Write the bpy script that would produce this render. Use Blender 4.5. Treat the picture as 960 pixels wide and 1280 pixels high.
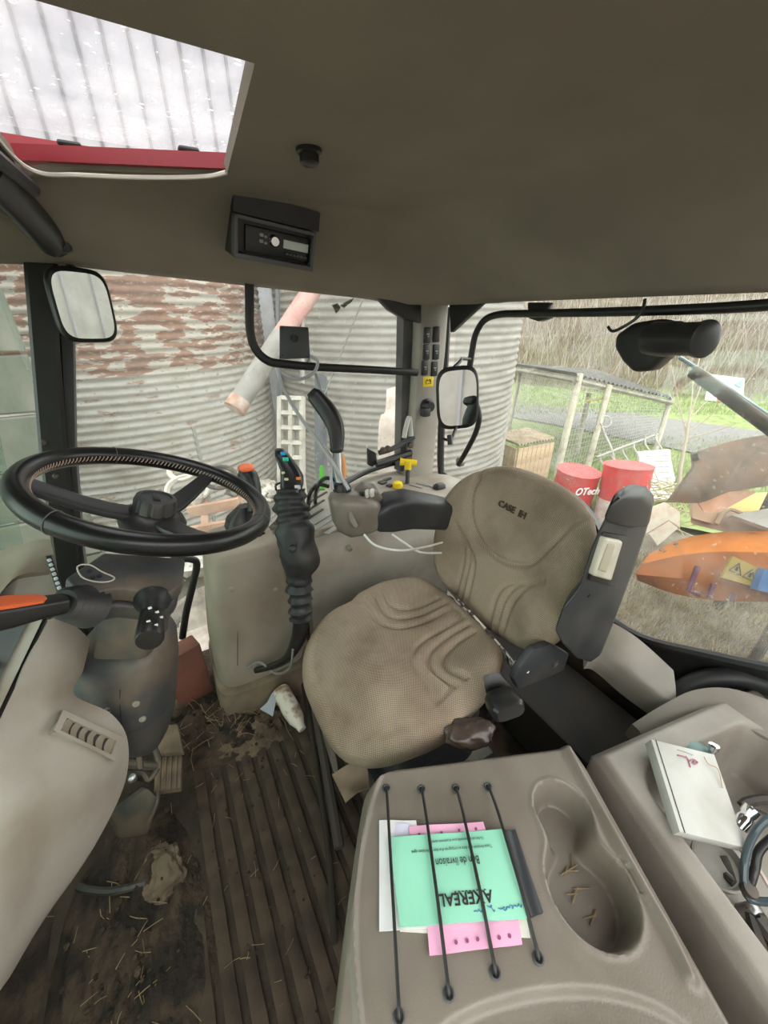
import bpy, bmesh, math, random
from mathutils import Vector, Matrix, noise
V = Vector
for o in list(bpy.data.objects): bpy.data.objects.remove(o)
scene = bpy.context.scene
COL = scene.collection
random.seed(7)

# ---------------- camera, sky, exposure ----------------
EYE = V((0, 0, 1.3)); PITCH = math.radians(27); AZ = math.radians(60); FPX = 481.0
RGT = V((math.sin(AZ), -math.cos(AZ), 0))
FWD = V((math.cos(AZ)*math.cos(PITCH), math.sin(AZ)*math.cos(PITCH), -math.sin(PITCH)))
UPV = V((math.cos(AZ)*math.sin(PITCH), math.sin(AZ)*math.sin(PITCH), math.cos(PITCH)))
cam = bpy.data.cameras.new('camera'); camo = bpy.data.objects.new('camera', cam); COL.objects.link(camo)
cam.sensor_fit = 'HORIZONTAL'; cam.sensor_width = 36; cam.lens = 36*FPX/960; cam.clip_start = .02; cam.clip_end = 500
camo.matrix_world = Matrix((( RGT.x, UPV.x, -FWD.x, EYE.x), (RGT.y, UPV.y, -FWD.y, EYE.y), (RGT.z, UPV.z, -FWD.z, EYE.z), (0, 0, 0, 1)))
scene.camera = camo
w = bpy.data.worlds.new('overcast_sky'); scene.world = w; w.use_nodes = True
bg = w.node_tree.nodes['Background']; bg.inputs[0].default_value = (1.0, .985, .96, 1); bg.inputs[1].default_value = 1.0
scene.view_settings.view_transform = 'Standard'; scene.view_settings.look = 'None'
scene.view_settings.gamma = 1; scene.view_settings.use_curve_mapping = False
scene.view_settings.exposure = 2.1

# ---------------- measuring helper: where a line of sight meets a plane of the cab ----------------
def at(px, py, X=None, Y=None, Z=None, d=None, pl=None):
    v = RGT*((px-480)/FPX) + UPV*((640-py)/FPX) + FWD
    if X is not None: d = (X-EYE.x)/v.x
    elif Y is not None: d = (Y-EYE.y)/v.y
    elif Z is not None: d = (Z-EYE.z)/v.z
    elif pl is not None: d = (pl[0]-EYE).dot(pl[1])/v.dot(pl[1])
    return EYE + v*d

# ---------------- materials ----------------
MATS = {}
def mat(name, c, r=.6, m=0, c2=None, sc=6, lo=.4, hi=.65, bump=0, bsc=60, det=6, spec=.5, bd=.01):
    if name in MATS: return MATS[name]
    M = bpy.data.materials.new(name); M.use_nodes = True; nt = M.node_tree; N = nt.nodes; L = nt.links
    b = N['Principled BSDF']; b.inputs['Roughness'].default_value = r; b.inputs['Metallic'].default_value = m
    b.inputs['Specular IOR Level'].default_value = spec
    tc = N.new('ShaderNodeTexCoord')
    if c2:
        n = N.new('ShaderNodeTexNoise'); n.inputs['Scale'].default_value = sc; n.inputs['Detail'].default_value = det
        L.new(tc.outputs['Object'], n.inputs['Vector'])
        cr = N.new('ShaderNodeValToRGB'); cr.color_ramp.elements[0].position = lo; cr.color_ramp.elements[1].position = hi
        cr.color_ramp.elements[0].color = (*c, 1); cr.color_ramp.elements[1].color = (*c2, 1)
        L.new(n.outputs['Fac'], cr.inputs[0]); L.new(cr.outputs[0], b.inputs['Base Color'])
    else:
        b.inputs['Base Color'].default_value = (*c, 1)
    if bump:
        n2 = N.new('ShaderNodeTexNoise'); n2.inputs['Scale'].default_value = bsc; n2.inputs['Detail'].default_value = 3
        L.new(tc.outputs['Object'], n2.inputs['Vector'])
        bp = N.new('ShaderNodeBump'); bp.inputs['Strength'].default_value = bump; bp.inputs['Distance'].default_value = bd
        L.new(n2.outputs['Fac'], bp.inputs['Height']); L.new(bp.outputs[0], b.inputs['Normal'])
    MATS[name] = M; return M

BEIGE = mat('beige_plastic', (.37, .335, .285), .5, c2=(.255, .21, .155), sc=6, lo=.45, hi=.72, bump=.15, bsc=220, bd=.002)
BEIGED = mat('dusty_beige_plastic', (.30, .26, .205), .7, c2=(.20, .16, .115), sc=4, lo=.4, hi=.7, bump=.15, bsc=200, bd=.002)
GREYB = mat('grey_beige_plastic', (.195, .170, .140), .36, c2=(.14, .118, .093), sc=7, lo=.42, hi=.72, bump=.25, bsc=320, bd=.002)
LINER = mat('ceiling_fabric', (.25, .215, .172), .95, c2=(.20, .172, .136), sc=3, bump=.25, bsc=400, bd=.002)
BLACK = mat('black_plastic', (.011, .011, .0115), .38, c2=(.022, .020, .018), sc=9)
RUBBER = mat('black_rubber', (.018, .019, .020), .5, c2=(.055, .048, .04), sc=10, lo=.5, hi=.8, bump=.2, bsc=80, bd=.003)
LEATHER = mat('black_leather', (.009, .009, .0095), .30, bump=.15, bsc=260, bd=.001)
DGREY = mat('dark_grey_plastic', (.04, .043, .047), .45, c2=(.10, .085, .068), sc=6, lo=.48, hi=.8, bump=.2, bsc=260, bd=.002)
DUSTGREY = mat('dusty_grey_plastic', (.048, .050, .052), .5, c2=(.16, .118, .08), sc=9, lo=.42, hi=.72, bump=.25, bsc=160, bd=.002)
ARMG = mat('armrest_grey', (.022, .024, .027), .40, c2=(.045, .044, .043), sc=8, bump=.2, bsc=300, bd=.002)
STEEL = mat('bare_steel', (.45, .45, .45), .35, m=.9, c2=(.3, .29, .28), sc=20)
DSTEEL = mat('dark_steel', (.05, .048, .045), .6, m=.3, c2=(.12, .09, .06), sc=10)
ORANGE = mat('orange_plastic', (.80, .14, .035), .45)
YELLOW = mat('yellow_plastic', (.85, .60, .02), .4)
MIRROR = mat('mirror_glass', (.85, .87, .86), .015, m=1)
CHROME = mat('chrome', (.8, .8, .8), .15, m=1)
WHITEP = mat('white_plastic', (.72, .72, .70), .5, c2=(.55, .52, .46), sc=12)
CABLE = mat('grey_cable', (.42, .42, .42), .5)
RED = mat('red_paint', (.22, .008, .014), .45)
WHITE = mat('white_print', (.85, .85, .85), .5)
INK = mat('black_ink', (.02, .02, .022), .6)
DIRT = mat('dry_mud', (.066, .043, .027), .95, c2=(.018, .012, .008), sc=14, lo=.38, hi=.60, bump=.9, bsc=70, bd=.01)
MATR = mat('muddy_rubber_mat', (.078, .052, .033), .9, c2=(.026, .018, .012), sc=11, lo=.35, hi=.7, bump=.5, bsc=45, bd=.006)
STRAW = mat('straw', (.30, .22, .12), .8, c2=(.16, .11, .055), sc=30)

def glass_mat(name, tint, dirt, lo, hi, sc, dcol=(.75, .74, .70), gloss=.04, base=.02):
    M = bpy.data.materials.new(name); M.use_nodes = True; nt = M.node_tree; N = nt.nodes; L = nt.links
    for n in list(N): N.remove(n)
    out = N.new('ShaderNodeOutputMaterial'); tr = N.new('ShaderNodeBsdfTransparent'); tr.inputs[0].default_value = (*tint, 1)
    gl = N.new('ShaderNodeBsdfGlossy'); gl.inputs['Roughness'].default_value = .03; gl.inputs[0].default_value = (.9, .95, .95, 1)
    df = N.new('ShaderNodeBsdfDiffuse'); df.inputs[0].default_value = (*dcol, 1)
    tl = N.new('ShaderNodeBsdfTranslucent'); tl.inputs[0].default_value = (*dcol, 1)
    mx = N.new('ShaderNodeMixShader'); mx.inputs[0].default_value = .5; L.new(df.outputs[0], mx.inputs[1]); L.new(tl.outputs[0], mx.inputs[2])
    tc = N.new('ShaderNodeTexCoord')
    a = N.new('ShaderNodeTexNoise'); a.inputs['Scale'].default_value = sc; a.inputs['Detail'].default_value = 8; a.inputs['Roughness'].default_value = .65
    L.new(tc.outputs['Object'], a.inputs['Vector'])
    cr = N.new('ShaderNodeValToRGB'); cr.color_ramp.elements[0].position = lo; cr.color_ramp.elements[1].position = hi
    cr.color_ramp.elements[0].color = (base, base, base, 1); cr.color_ramp.elements[1].color = (dirt, dirt, dirt, 1)
    L.new(a.outputs['Fac'], cr.inputs[0])
    sp = N.new('ShaderNodeTexNoise'); sp.inputs['Scale'].default_value = sc*14; sp.inputs['Detail'].default_value = 2
    L.new(tc.outputs['Object'], sp.inputs['Vector'])
    cs = N.new('ShaderNodeValToRGB'); cs.color_ramp.elements[0].position = .66; cs.color_ramp.elements[1].position = .72
    cs.color_ramp.elements[0].color = (0, 0, 0, 1); cs.color_ramp.elements[1].color = (dirt, dirt, dirt, 1)
    L.new(sp.outputs['Fac'], cs.inputs[0])
    ad = N.new('ShaderNodeMath'); ad.operation = 'ADD'; ad.use_clamp = True
    L.new(cr.outputs[0], ad.inputs[0]); L.new(cs.outputs[0], ad.inputs[1])
    m1 = N.new('ShaderNodeMixShader'); m1.inputs[0].default_value = gloss; L.new(tr.outputs[0], m1.inputs[1]); L.new(gl.outputs[0], m1.inputs[2])
    m2 = N.new('ShaderNodeMixShader'); L.new(ad.outputs[0], m2.inputs[0]); L.new(m1.outputs[0], m2.inputs[1]); L.new(mx.outputs[0], m2.inputs[2])
    L.new(m2.outputs[0], out.inputs[0]); MATS[name] = M; return M

# ---------------- mesh helpers ----------------
ORG = {}
def obj(name, bm, m, parent=None, ang=40, label=None, cat=None, group=None, kind=None):
    me = bpy.data.meshes.new(name)
    if isinstance(bm, bmesh.types.BMesh):
        bmesh.ops.recalc_face_normals(bm, faces=bm.faces); bm.to_mesh(me); bm.free()
    else:
        me.from_pydata(*bm); me.update()
    cs = [v.co for v in me.vertices]
    if cs:
        lo = V((min(c[i] for c in cs) for i in range(3))); hi = V((max(c[i] for c in cs) for i in range(3)))
        c = V(((lo.x+hi.x)/2, (lo.y+hi.y)/2, lo.z if parent is None else (lo.z+hi.z)/2))
    else: c = V((0, 0, 0))
    me.transform(Matrix.Translation(-c))
    me.polygons.foreach_set('use_smooth', [True]*len(me.polygons))
    me.set_sharp_from_angle(angle=math.radians(ang))
    o = bpy.data.objects.new(name, me); COL.objects.link(o)
    if m: me.materials.append(m)
    ORG[o.name] = c
    if parent: o.parent = parent; o.location = c-ORG[parent.name]
    else: o.location = c
    tag(o, label, cat, group, kind); return o
def tag(o, label=None, cat=None, group=None, kind=None):
    if label: o['label'] = label
    if cat: o['category'] = cat
    if group: o['group'] = group
    if kind: o['kind'] = kind
    return o
def thing(name, label, cat, loc, group=None, kind=None):
    o = bpy.data.objects.new(name, None); COL.objects.link(o); o.empty_display_size = .05
    o.location = loc; ORG[o.name] = V(loc); return tag(o, label, cat, group, kind)
def struct(name, bm, m, ang=40): return obj(name, bm, m, None, ang, kind='structure')
B = bmesh.new
def frame(z, x=None):
    z = V(z).normalized(); x = V(x) if x is not None else (V((1, 0, 0)) if abs(z.x) < .9 else V((0, 1, 0)))
    x = (x-z*x.dot(z)).normalized(); y = z.cross(x); return x, y, z
def M4(o, x, y, z): return Matrix(((x.x, y.x, z.x, o.x), (x.y, y.y, z.y, o.y), (x.z, y.z, z.z, o.z), (0, 0, 0, 1)))
def box(bm, c, s, rot=None, bev=0, seg=2):
    """box of size s at c; rot is a 3x3/4x4 rotation or z angle"""
    R = Matrix.Identity(4)
    if rot is not None: R = Matrix.Rotation(rot, 4, 'Z') if isinstance(rot, (int, float)) else rot.to_4x4()
    r = bmesh.ops.create_cube(bm, size=1, matrix=Matrix.Translation(c) @ R @ Matrix.Diagonal((*s, 1)))
    if bev:
        es = list({e for v in r['verts'] for e in v.link_edges})
        bmesh.ops.bevel(bm, geom=es, offset=bev, segments=seg, profile=.5, affect='EDGES')
    return bm
def spline(pts, n=6, closed=False):
    P = [V(p) for p in pts]; out = []; k = len(P)
    if k < 3 or n <= 1: return P
    for i in range(k if closed else k-1):
        if closed: p0, p1, p2, p3 = P[i-1], P[i], P[(i+1) % k], P[(i+2) % k]
        else: p0, p1, p2, p3 = P[max(i-1, 0)], P[i], P[i+1], P[min(i+2, k-1)]
        for j in range(n):
            t = j/n
            out.append(.5*((2*p1)+(p2-p0)*t+(2*p0-5*p1+4*p2-p3)*t*t+(3*p1-p0-3*p2+p3)*t**3))
    if not closed: out.append(P[-1])
    return out
def skinrings(bm, rings, closed=False, cap=True, ringclosed=True):
    vs = [[bm.verts.new(p) for p in r] for r in rings]; k = len(vs[0])
    for i in range(len(vs) if closed else len(vs)-1):
        a, b = vs[i], vs[(i+1) % len(vs)]
        for j in range(k if ringclosed else k-1):
            bm.faces.new((a[j], a[(j+1) % k], b[(j+1) % k], b[j]))
    if cap and not closed and ringclosed:
        bm.faces.new(vs[0][::-1]); bm.faces.new(vs[-1])
    return bm
def tube(bm, pts, r, n=8, closed=False, sm=0, flat=1.0, up=None):
    P = spline(pts, sm, closed) if sm else [V(p) for p in pts]
    k = len(P)
    if isinstance(r, (list, tuple)):
        q = len(r); R = [r[min(int(i*(q-1)/(k-1)), q-2)]*(1-(i*(q-1)/(k-1)-min(int(i*(q-1)/(k-1)), q-2))) + r[min(int(i*(q-1)/(k-1)), q-2)+1]*(i*(q-1)/(k-1)-min(int(i*(q-1)/(k-1)), q-2)) for i in range(k)]
    else: R = [r]*k
    rings = []; x = None
    for i in range(k):
        if closed: t = P[(i+1) % k]-P[i-1]
        else: t = P[min(i+1, k-1)]-P[max(i-1, 0)]
        if t.length < 1e-9: t = V((0, 0, 1))
        if x is None and up is not None: x = V(up)
        x, y, t = frame(t, x) if x is not None and abs(x.normalized().dot(t.normalized())) < .99 else frame(t)
        rings.append([P[i]+x*(R[i]*math.cos(a))+y*(R[i]*flat*math.sin(a)) for a in (2*math.pi*j/n for j in range(n))])
    return skinrings(bm, rings, closed)
def lathe(bm, prof, o=(0, 0, 0), ax=(0, 0, 1), n=20, x=None):
    x, y, z = frame(ax, x); o = V(o)
    rings = [[o+z*h+x*(max(r, 1e-4)*math.cos(a))+y*(max(r, 1e-4)*math.sin(a)) for a in (2*math.pi*j/n for j in range(n))] for r, h in prof]
    return skinrings(bm, rings)
def prism(bm, pts, d, bev=0, seg=2):
    """closed planar polygon pts extruded by vector d"""
    vs = [bm.verts.new(p) for p in pts]; f = bm.faces.new(vs)
    r = bmesh.ops.extrude_face_region(bm, geom=[f]); nv = [g for g in r['geom'] if isinstance(g, bmesh.types.BMVert)]
    bmesh.ops.translate(bm, verts=nv, vec=V(d))
    if bev:
        es = list({e for v in vs+nv for e in v.link_edges})
        bmesh.ops.bevel(bm, geom=es, offset=bev, segments=seg, profile=.5, affect='EDGES')
    return bm
def gridmesh(bm, g):
    vs = [[bm.verts.new(p) for p in r] for r in g]
    for i in range(len(vs)-1):
        for j in range(len(vs[0])-1): bm.faces.new((vs[i][j], vs[i][j+1], vs[i+1][j+1], vs[i+1][j]))
    return vs
def thick(bm, g, d):
    """grid surface g given thickness by vector d (closed body)"""
    a = gridmesh(bm, g); b = gridmesh(bm, [[p+V(d) for p in r] for r in g])
    n, m = len(g), len(g[0])
    loop = [(0, j) for j in range(m)]+[(i, m-1) for i in range(1, n)]+[(n-1, j) for j in range(m-2, -1, -1)]+[(i, 0) for i in range(n-2, 0, -1)]
    for k in range(len(loop)):
        p, q = loop[k], loop[(k+1) % len(loop)]
        bm.faces.new((a[p[0]][p[1]], a[q[0]][q[1]], b[q[0]][q[1]], b[p[0]][p[1]]))
    return bm
def patch(ctrl, n=6):
    rows = [spline(r, n) for r in ctrl]
    cols = [spline([r[j] for r in rows], n) for j in range(len(rows[0]))]
    return [[cols[j][i] for j in range(len(cols))] for i in range(len(cols[0]))]
def sellipse(n, k, a=1, b=1):
    out = []
    for i in range(n):
        t = 2*math.pi*i/n; c, s = math.cos(t), math.sin(t)
        out.append((a*math.copysign(abs(c)**(2/k), c), b*math.copysign(abs(s)**(2/k), s)))
    return out
def sloft(bm, st, k=4, n=32):
    """stations: (centre, xdir, ydir, halfx, halfy)"""
    rings = []
    for c, x, y, a, b in st: rings.append([V(c)+V(x)*p+V(y)*q for p, q in sellipse(n, k, a, b)])
    return skinrings(bm, rings)
def ss(a, b, x):
    t = max(0, min(1, (x-a)/(b-a))); return t*t*(3-2*t)
def text(name, s, o, xd, nrm, size, m, parent, ext=.0005, **kw):
    cu = bpy.data.curves.new(name, 'FONT'); cu.body = s; cu.size = size; cu.extrude = ext; cu.align_x = 'CENTER'; cu.align_y = 'CENTER'
    cu.resolution_u = 3
    if kw.get('shear'): cu.shear = kw['shear']
    if kw.get('bold'): cu.offset = size*.02
    tmp = bpy.data.objects.new('tmp', cu); COL.objects.link(tmp)
    dg = bpy.context.evaluated_depsgraph_get(); me = bpy.data.meshes.new_from_object(tmp.evaluated_get(dg))
    bpy.data.objects.remove(tmp); bpy.data.curves.remove(cu)
    x, y, z = frame(nrm, xd)
    bm = B(); bm.from_mesh(me); bpy.data.meshes.remove(me)
    if kw.get('sx'): bmesh.ops.scale(bm, vec=(kw['sx'], 1, 1), verts=bm.verts)
    bmesh.ops.transform(bm, matrix=M4(V(o), x, y, z), verts=bm.verts)
    return obj(name, bm, m, parent, 30)
def copytree(src, parent=None, off=None):
    c = src.copy(); COL.objects.link(c); ORG[c.name] = ORG[src.name]+(off or V((0, 0, 0)))
    if parent: c.parent = parent
    elif off: c.location = src.location+off
    for ch in list(src.children): copytree(ch, c)
    return c
def noisev(p, s): return noise.noise(V(p)*s)
# ---------------- cab structure ----------------
GLASS_R = glass_mat('side_window_glass', (.93, .96, .95), .30, .46, .80, 5, base=.04)
GLASS_B = glass_mat('rear_window_glass', (.93, .96, .95), .24, .46, .88, 6, base=.025)
GLASS_F = glass_mat('windscreen_glass', (.74, .84, .79), .14, .45, .8, 4)
GLASS_T = glass_mat('hatch_glass', (.92, .93, .95), .50, .40, .72, 3.5, dcol=(.80, .78, .78))

bm = B(); box(bm, (.2, .5, -.03), (1.9, 1.9, .06)); struct('floor', bm, DIRT)
# ceiling: moulded liner with a hatch opening
HX0, HX1, HY0, HY1 = -.115, .205, .55, .935
def zedge(x): return 1.408-.065*max(0, min(1, (x+.1)/.95))
def zc(x, y):
    ty = max(0, (y-1.03)/(1.28-1.03)); dy = (1.53-zedge(x))*min(1.0, .5*ss(0, .7, ty)+.5*ty)
    tx = max(0, (x-.66)/(1.0-.66)); dx = (1.53-1.338)*min(1, .2*ss(0, .5, tx)+.8*tx**1.5)
    tf = max(0, (-.22-x)/.3); df = .13*min(1, tf)
    z = 1.53-(dy**3+dx**3+df**3)**(1/3)
    return max(z, 1.335)
def lin(a, b, n): return [a+(b-a)*i/n for i in range(n+1)]
xs = lin(-.66, HX0, 14)+lin(HX0, HX1, 12)[1:]+lin(HX1, 1.0, 34)[1:]+[1.03, 1.08, 1.1]
ys = lin(-.25, HY0, 22)+lin(HY0, HY1, 12)[1:]+lin(HY1, 1.28, 18)[1:]+[1.31, 1.36, 1.41]
bm = B(); vv = {}
def inh(x, y): return HX0-1e-6 <= x <= HX1+1e-6 and HY0-1e-6 <= y <= HY1+1e-6
for i, x in enumerate(xs):
    for j, y in enumerate(ys):
        yy = y; y = y+max(0, min(.34, .205-x))*.42*max(0, (y-HY0)/(HY1-HY0) if y < HY1 else (1.28-y)/(1.28-HY1))
        xx = x; x = x-.040*max(0, 1-abs(xx-HX1)/.28)*max(0, (1-(yy-HY0)/(HY1-HY0)) if yy > HY0 else 1-(HY0-yy)/.4)
        z = zc(min(x, 1.0), min(y, 1.28))
        if x > 1.0 or y > 1.28: z += .004
        vv[i, j] = bm.verts.new((x, y, z)); x = xx
for i in range(len(xs)-1):
    for j in range(len(ys)-1):
        if inh((xs[i]+xs[i+1])/2, (ys[j]+ys[j+1])/2): continue
        bm.faces.new((vv[i, j], vv[i+1, j], vv[i+1, j+1], vv[i, j+1]))
# rolled lip of the hatch opening, upwards
be = [e for e in bm.edges if len(e.link_faces) == 1 and -.2 < (e.verts[0].co.x+e.verts[1].co.x)/2 < .3 and .5 < (e.verts[0].co.y+e.verts[1].co.y)/2 < 1.15]
cx, cy = (HX0+HX1)/2, (HY0+HY1)/2
for dz, sc in ((.006, .99), (.008, .985)):
    r = bmesh.ops.extrude_edge_only(bm, edges=be); nv = [g for g in r['geom'] if isinstance(g, bmesh.types.BMVert)]
    for v in nv: v.co.z += dz; v.co.x = cx+(v.co.x-cx)*sc; v.co.y = cy+(v.co.y-cy)*sc
    be = [g for g in r['geom'] if isinstance(g, bmesh.types.BMEdge)]
ceil = struct('ceiling', bm, LINER, 60)
# cream seal along the far and front lip of the hatch
bm = B(); tube(bm, [(HX0+.002, HY0+.05, 1.530), (HX0+.002, .75, 1.530), (HX0+.004, HY1+.06, 1.528), (HX0+.03, HY1+.115, 1.522), (-.03, HY1+.09, 1.521), (.05, HY1+.062, 1.522), (.12, HY1+.033, 1.524), (HX1-.03, HY1+.006, 1.527), (HX1-.004, HY1-.02, 1.53)], .0035, 6, sm=6)
obj('hatch_seal', bm, mat('cream_rubber', (.62, .58, .50), .6), ceil, label='cream rubber seal round the roof hatch')
# red outer roof shell with the hatch opening in it
bm = B()
RX = (-.75, HX0-.08, HX1+.10, 1.2); RY = (-.35, HY0-.05, HY1+.33, 1.5)
for i in range(3):
    for j in range(3):
        if i == 1 and j == 1: continue
        box(bm, ((RX[i]+RX[i+1])/2, (RY[j]+RY[j+1])/2, 1.61), (RX[i+1]-RX[i], RY[j+1]-RY[j], .03))
rs = struct('trim_1', bm, RED); rs['label'] = 'red outer roof shell of the cab'
bm = B(); box(bm, (.055, HY1+.058, 1.5475), (.36, .020, .022), rot=-.40); obj('hatch_rim', bm, RED, rs, label='red painted rim seen through the roof hatch')
bm = B(); box(bm, ((HX0+HX1)/2, (HY0+HY1)/2, 1.635), (HX1-HX0+.20, HY1-HY0+.62, .006)); struct('window_4', bm, GLASS_T)
for k, (x, y) in enumerate(((-.03, HY1+.095), (.15, HY1+.02))):
    bm = B(); box(bm, (x, y, 1.5625), (.035, .02, .008), bev=.004); obj('hatch_hinge', bm, BLACK, rs)

# walls below the glass
bm = B(); box(bm, (.62, 1.44, .22), (.95, .06, .5), bev=.01); struct('wall_right', bm, BEIGED)
bm = B(); box(bm, (1.13, .55, .18), (.06, 1.8, .42), bev=.01); struct('wall_rear', bm, DSTEEL)
bm = B(); box(bm, (-.66, .55, .22), (.05, 1.8, .5), bev=.01); struct('wall_front', bm, DSTEEL)
bm = B(); box(bm, (.90, -.36, .12), (.50, .05, .5), bev=.01); struct('wall_left', bm, DSTEEL)
bm = B(); box(bm, (1.08, -.36, .85), (.09, .08, 1.0), bev=.01); pl = struct('trim_6', bm, BLACK); pl['label'] = 'black rear left cab pillar'
# right A pillar (front) and C pillar (rear)
bm = B()
YA = 1.34
L0 = [at(28, 318, Y=YA), at(36, 430, Y=YA), at(46, 560, Y=YA), at(62, 690, Y=YA), at(75, 800, Y=YA)]
L1 = [at(72, 318, Y=YA), at(74, 430, Y=YA), at(84, 560, Y=YA), at(98, 690, Y=YA), at(110, 800, Y=YA)]
rings = []
for a, b in zip(L0, L1):
    a = V((a.x, YA, b.z)); rings.append([a+V((.008, 0, 0)), b-V((.008, 0, 0)), b+V((0, .008, 0)), b+V((0, .09, 0)), a+V((0, .09, 0)), a+V((0, .008, 0))])
skinrings(bm, rings); pa = struct('trim_2', bm, BLACK); pa['label'] = 'black front right cab pillar'
bm = B()
M0 = [at(75, 400, Y=YA+.02), at(84, 560, Y=YA+.02), at(98, 690, Y=YA+.02), at(110, 800, Y=YA+.02)]
M1 = [at(91, 400, Y=YA+.02), at(94, 560, Y=YA+.02), at(104, 690, Y=YA+.02), at(120, 800, Y=YA+.02)]
rings = [[V((a.x, YA+.02, b.z)), b, b+V((0, .05, 0)), V((a.x, YA+.07, b.z))] for a, b in zip(M0, M1)]
skinrings(bm, rings); obj('pillar_seal', bm, mat('seal_grey', (.05, .05, .052), .6), pa)
for px, py in ((55, 553), (70, 595), (62, 575)):
    p = at(px, py, Y=YA); bm = B(); lathe(bm, [(.008, .001), (.008, -.003), (.005, -.006)], p, (0, 1, 0), 12); obj('bolt', bm, DSTEEL, pa)
bm = B()
YC = 1.31
L0 = [at(527, 372, Y=YC), at(524, 440, Y=YC), at(516, 560, Y=YC), at(505, 640, Y=YC)]
L1 = [at(564, 372, Y=YC), at(559, 440, Y=YC), at(546, 560, Y=YC), at(538, 640, Y=YC)]
rings = []
for a, b in zip(L0, L1):
    a = V((a.x, YC, b.z)); rings.append([a+V((.012, 0, 0)), b-V((.02, 0, 0)), b+V((-.005, .008, 0)), b+V((0, .025, 0)), b+V((0, .11, 0)), a+V((0, .11, 0)), a+V((0, .02, 0)), a+V((.004, .005, 0))])
skinrings(bm, rings); pc = struct('trim_3', bm, mat('pillar_beige', (.36, .335, .29), .5, c2=(.30, .27, .23), sc=6, bump=.2, bsc=300, bd=.002)); pc['label'] = 'beige grey rear right cab pillar'
pcn = V((0, -1, 0))
bm = B(); a0, a1 = at(505, 385, Y=1.36), at(500, 590, Y=1.36)
b0, b1 = at(527, 385, Y=1.36), at(517, 590, Y=1.36)
prism(bm, [a0, V((b0.x+.02, 1.36, a0.z)), V((b1.x+.02, 1.36, a1.z)), a1], (0, .05, 0)); obj('pillar_seal', bm, mat('seal_dark', (.06, .062, .065), .55, c2=(.12, .11, .1), sc=8), pc)
# rocker switches on the C pillar: two columns of three
sw = [(533.5, 419), (545, 418), (532.5, 440), (544.5, 440), (530.5, 460), (542.5, 461)]
for k, (px, py) in enumerate(sw):
    p = at(px, py, Y=YC); bm = B(); box(bm, p+V((0, -.002, 0)), (.030, .010, .056), bev=.004)
    s = obj('rocker_switch', bm, BLACK, pc)
    if k != 1:
        bm = B(); box(bm, p+V((0, -.0075, .004)), (.012, .001, .004)); box(bm, p+V((.002, -.0075, -.004)), (.006, .001, .004)); obj('switch_symbol', bm, mat('switch_print', (.35, .35, .35), .5), s)
p = at(535, 477, Y=YC); bm = B(); box(bm, p+V((0, -.001, 0)), (.052, .003, .040), bev=.001); lab = obj('warning_sticker', bm, YELLOW, pc, label='yellow battery warning sticker')
bm = B(); 
for dx, dz, sx, sz in ((0, -.008, .026, .002), (0, .005, .026, .002), (-.013, -.0015, .002, .014), (.013, -.0015, .002, .014), (-.007, .008, .005, .004), (.007, .008, .005, .004), (-.007, 0, .006, .0015), (.007, 0, .006, .0015), (.007, 0, .0015, .006)):
    box(bm, p+V((dx, -.003, dz)), (sx, .001, sz))
obj('battery_symbol', bm, INK, lab)
p = at(530, 510, Y=YC); bm = B(); lathe(bm, [(.03, 0), (.032, -.008), (.024, -.014), (.020, -.03)], p+V((.012, 0, .008)), (0, 1, 0), 20); so = obj('power_socket', bm, BLACK, pc)
bm = B(); box(bm, p+V((-.008, -.022, -.012)), (.038, .03, .036), bev=.008); obj('socket_cap', bm, RUBBER, so)
# corner covers under the liner at the C pillar
bm = B()
q = [at(468, 366, Y=1.30), at(527, 374, Y=1.30), at(527, 404, Y=1.30), at(505, 398, Y=1.30), at(488, 388, Y=1.30), at(475, 374, Y=1.30)]
prism(bm, q, (0, .03, 0), .004); t2 = struct('trim_4', bm, BLACK); t2['label'] = 'black corner cover beside the rear pillar'
bm = B(); q = [at(561, 376, X=1.02), at(604, 378, X=1.02), at(563, 416, X=1.02)]
prism(bm, q, (.02, 0, 0), .003); t3 = struct('trim_5', bm, BLACK); t3['label'] = 'black triangular gusset behind the rear pillar'
# panes
bm = B(); box(bm, (.40, 1.415, .80), (1.36, .006, 1.28)); w1 = struct('window_1', bm, GLASS_R)
bm = B(); box(bm, (1.10, .45, .90), (.006, 1.75, 1.02)); w2 = struct('window_2', bm, GLASS_B)
bm = B(); gx = [V((-.30, 0, 1.42)), V((-.52, 0, .2))]
g = [[V((p.x-.06*(1-((y-.6)/.85)**2), y, p.z)) for y in lin(-.2, 1.38, 10)] for p in gx]
thick(bm, g, (-.005, 0, 0)); w3 = struct('window_3', bm, GLASS_F)
# rear window sill and black lower frame
bm = B(); tube(bm, [at(745, 762, X=1.07), at(800, 797, X=1.07), at(880, 818, X=1.07), at(990, 842, X=1.07)], .014, 8, sm=4); obj('window_frame', bm, BLACK, w2)
bm = B(); tube(bm, [(1.075, 1.36, 1.33), (1.075, 1.34, .72), (1.075, 1.28, .63), (1.075, 1.1, .55), (1.07, .75, .50)], .016, 8, sm=6); obj('window_frame', bm, RUBBER, w2)
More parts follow.
